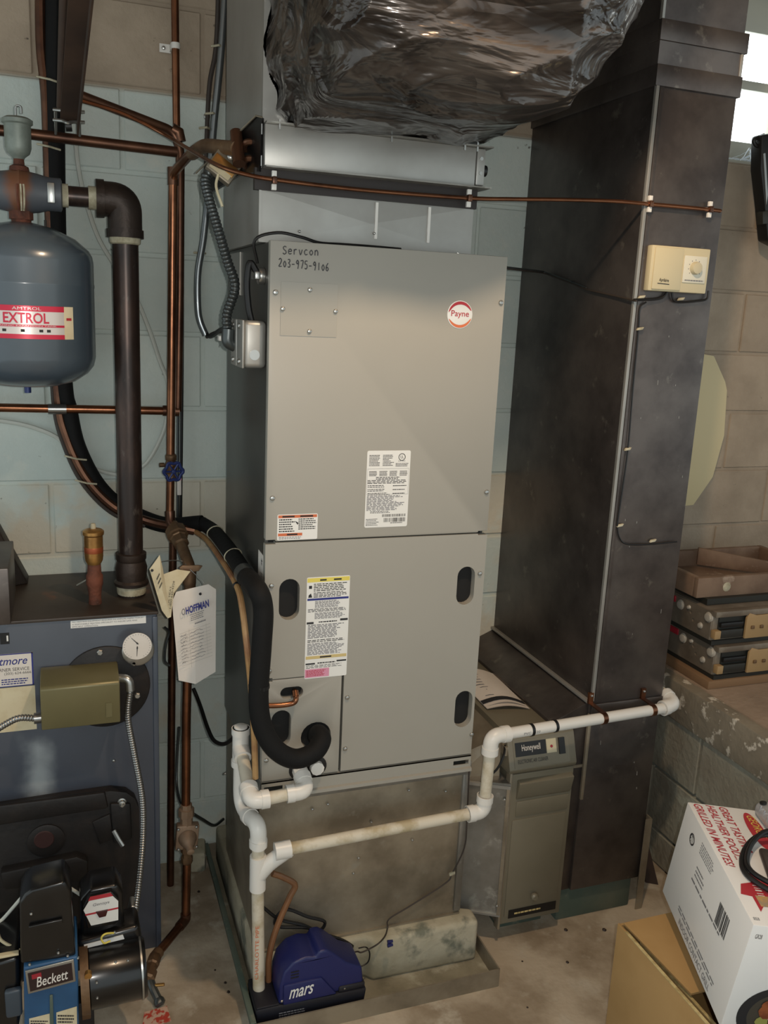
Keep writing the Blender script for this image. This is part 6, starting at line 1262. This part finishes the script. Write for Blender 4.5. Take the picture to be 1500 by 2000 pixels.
# ================================================================== SMALL THINGS ON THE FLOOR
w0 = PZ(1272, 1722, 0); g = G(); g.hexa([(w0.x-.02, w0.y, .0), (w0.x+.012, w0.y-.02, 0), (w0.x+.016, w0.y+.01, 0), (w0.x-.016, w0.y+.03, 0), (w0.x-.035, w0.y+.08, .24), (w0.x-.030, w0.y+.07, .24), (w0.x-.026, w0.y+.09, .24), (w0.x-.031, w0.y+.1, .24)]); g.solo('wood_wedge', WOOD, 'dark wooden wedge standing behind the return duct leg', 'wood wedge')
a = PZ(300, 1990, 0); g = G(); g.prism([a+V(q) for q in ((-.03, -.03, .001), (.04, -.02, .001), (.035, .03, .001), (-.02, .025, .001))], (0, 0, .002)); sc = g.solo('paper_scrap', mat('printed_scrap', (190, 160, 140), .8, c2=(172, 60, 44), ns=60, lo=.48, hi=.55), 'crumpled red printed paper scrap on floor by the burner', 'paper scrap')
rr = random.Random(9)
for q, r0 in (((1105, 1817), .010), ((1180, 1817), .011), ((1108, 1880), .008), ((440, 1920), .007), ((446, 1938), .008), ((388, 1742), .008), ((420, 1895), .005), ((1020, 1878), .005), ((1030, 1968), .005)):
    a = PZ(q[0], q[1], 0); g = G(); r0 *= .6; g.lathe(a, (.2, .1, 1), [(r0, 0), (r0*.9, r0*.5), (r0*.3, r0*.9)], 5); o = g.solo('floor_debris', CASTI, 'small dark crumb of debris on the concrete floor', 'debris', 'crumbs of debris on the floor')
hl_ = PZ(392, 1665, 0); G().prism([hl_+V(q) for q in ((-.05, -.10, 0), (.0, -.11, 0), (.012, -.02, 0), (.0, .02, 0), (-.06, .0, 0))], (0, 0, .07)).solo('broken_block', PADC, 'broken pale concrete lump at the wall base by the pan', 'concrete lump', bev=.012, seg=2)

def under(root, part, *kids):
    ch = [o for o in bpy.data.objects if o.parent == root]; pp = next(o for o in ch if o.name.split('.')[0] == part)
    for o in ch:
        if o.name.split('.')[0] in kids and o != pp: o.parent = pp
under(hm, 'dial_plate', 'dial_knob', 'dial_marks', 'dial_print'); under(hm, 'cover', 'lettering', 'small_print')
for t in (t1, t2, t3): under(t, 'card', 'lettering', 'printed_text', 'ruled_lines', 'handwriting', 'painted_hole')
under(cp, 'front_shell', 'lettering'); under(cp, 'motor_housing', 'vent_slot', 'screw'); under(cp, 'tank', 'printed_text', 'inlet_cover', 'outlet_cover')
under(ob, 'badge_frame', 'badge', 'badge_tab'); under(ob, 'control_cover', 'control_label', 'label_red_band', 'reset_button'); under(ob, 'motor', 'motor_band', 'motor_flange')
under(tk, 'label_sheet', 'label_red_band', 'label_print', 'lettering', 'flag_mark', 'label_edge')
under(wt, 'carton', *[o.name.split('.')[0] for o in bpy.data.objects if o.parent == wt])
under(ec, 'control_head', 'face_plate', 'indicator_panel', 'rocker_switch', 'lamp'); under(ec, 'door', 'knob', 'door_grip', 'door_recess', 'door_panel')
under(bo, 'burner_door', 'door_rib', 'door_hub', 'door_ledge', 'door_lug', 'sight_port', 'port_cover', 'stud_nut', 'latch'); under(bo, 'service_card', 'lettering'); under(bo, 'flange_plate', 'bolt')
under(ah, 'upper_panel', 'blank_plate', 'handwriting'); under(gr, 'shell', 'vent_rib', 'hinge_pin')
PRINTED = ('printed_text', 'fine_print', 'handwriting', 'ruled_lines', 'printed_lines', 'lettering', 'band_text', 'pink_text', 'gauge_ticks', 'dial_marks', 'barcode', 'small_print', 'dial_print', 'burst_lettering')
for o in bpy.data.objects:
    if o.parent is not None and o.name.split('.')[0] in PRINTED: o['kind'] = 'stuff'
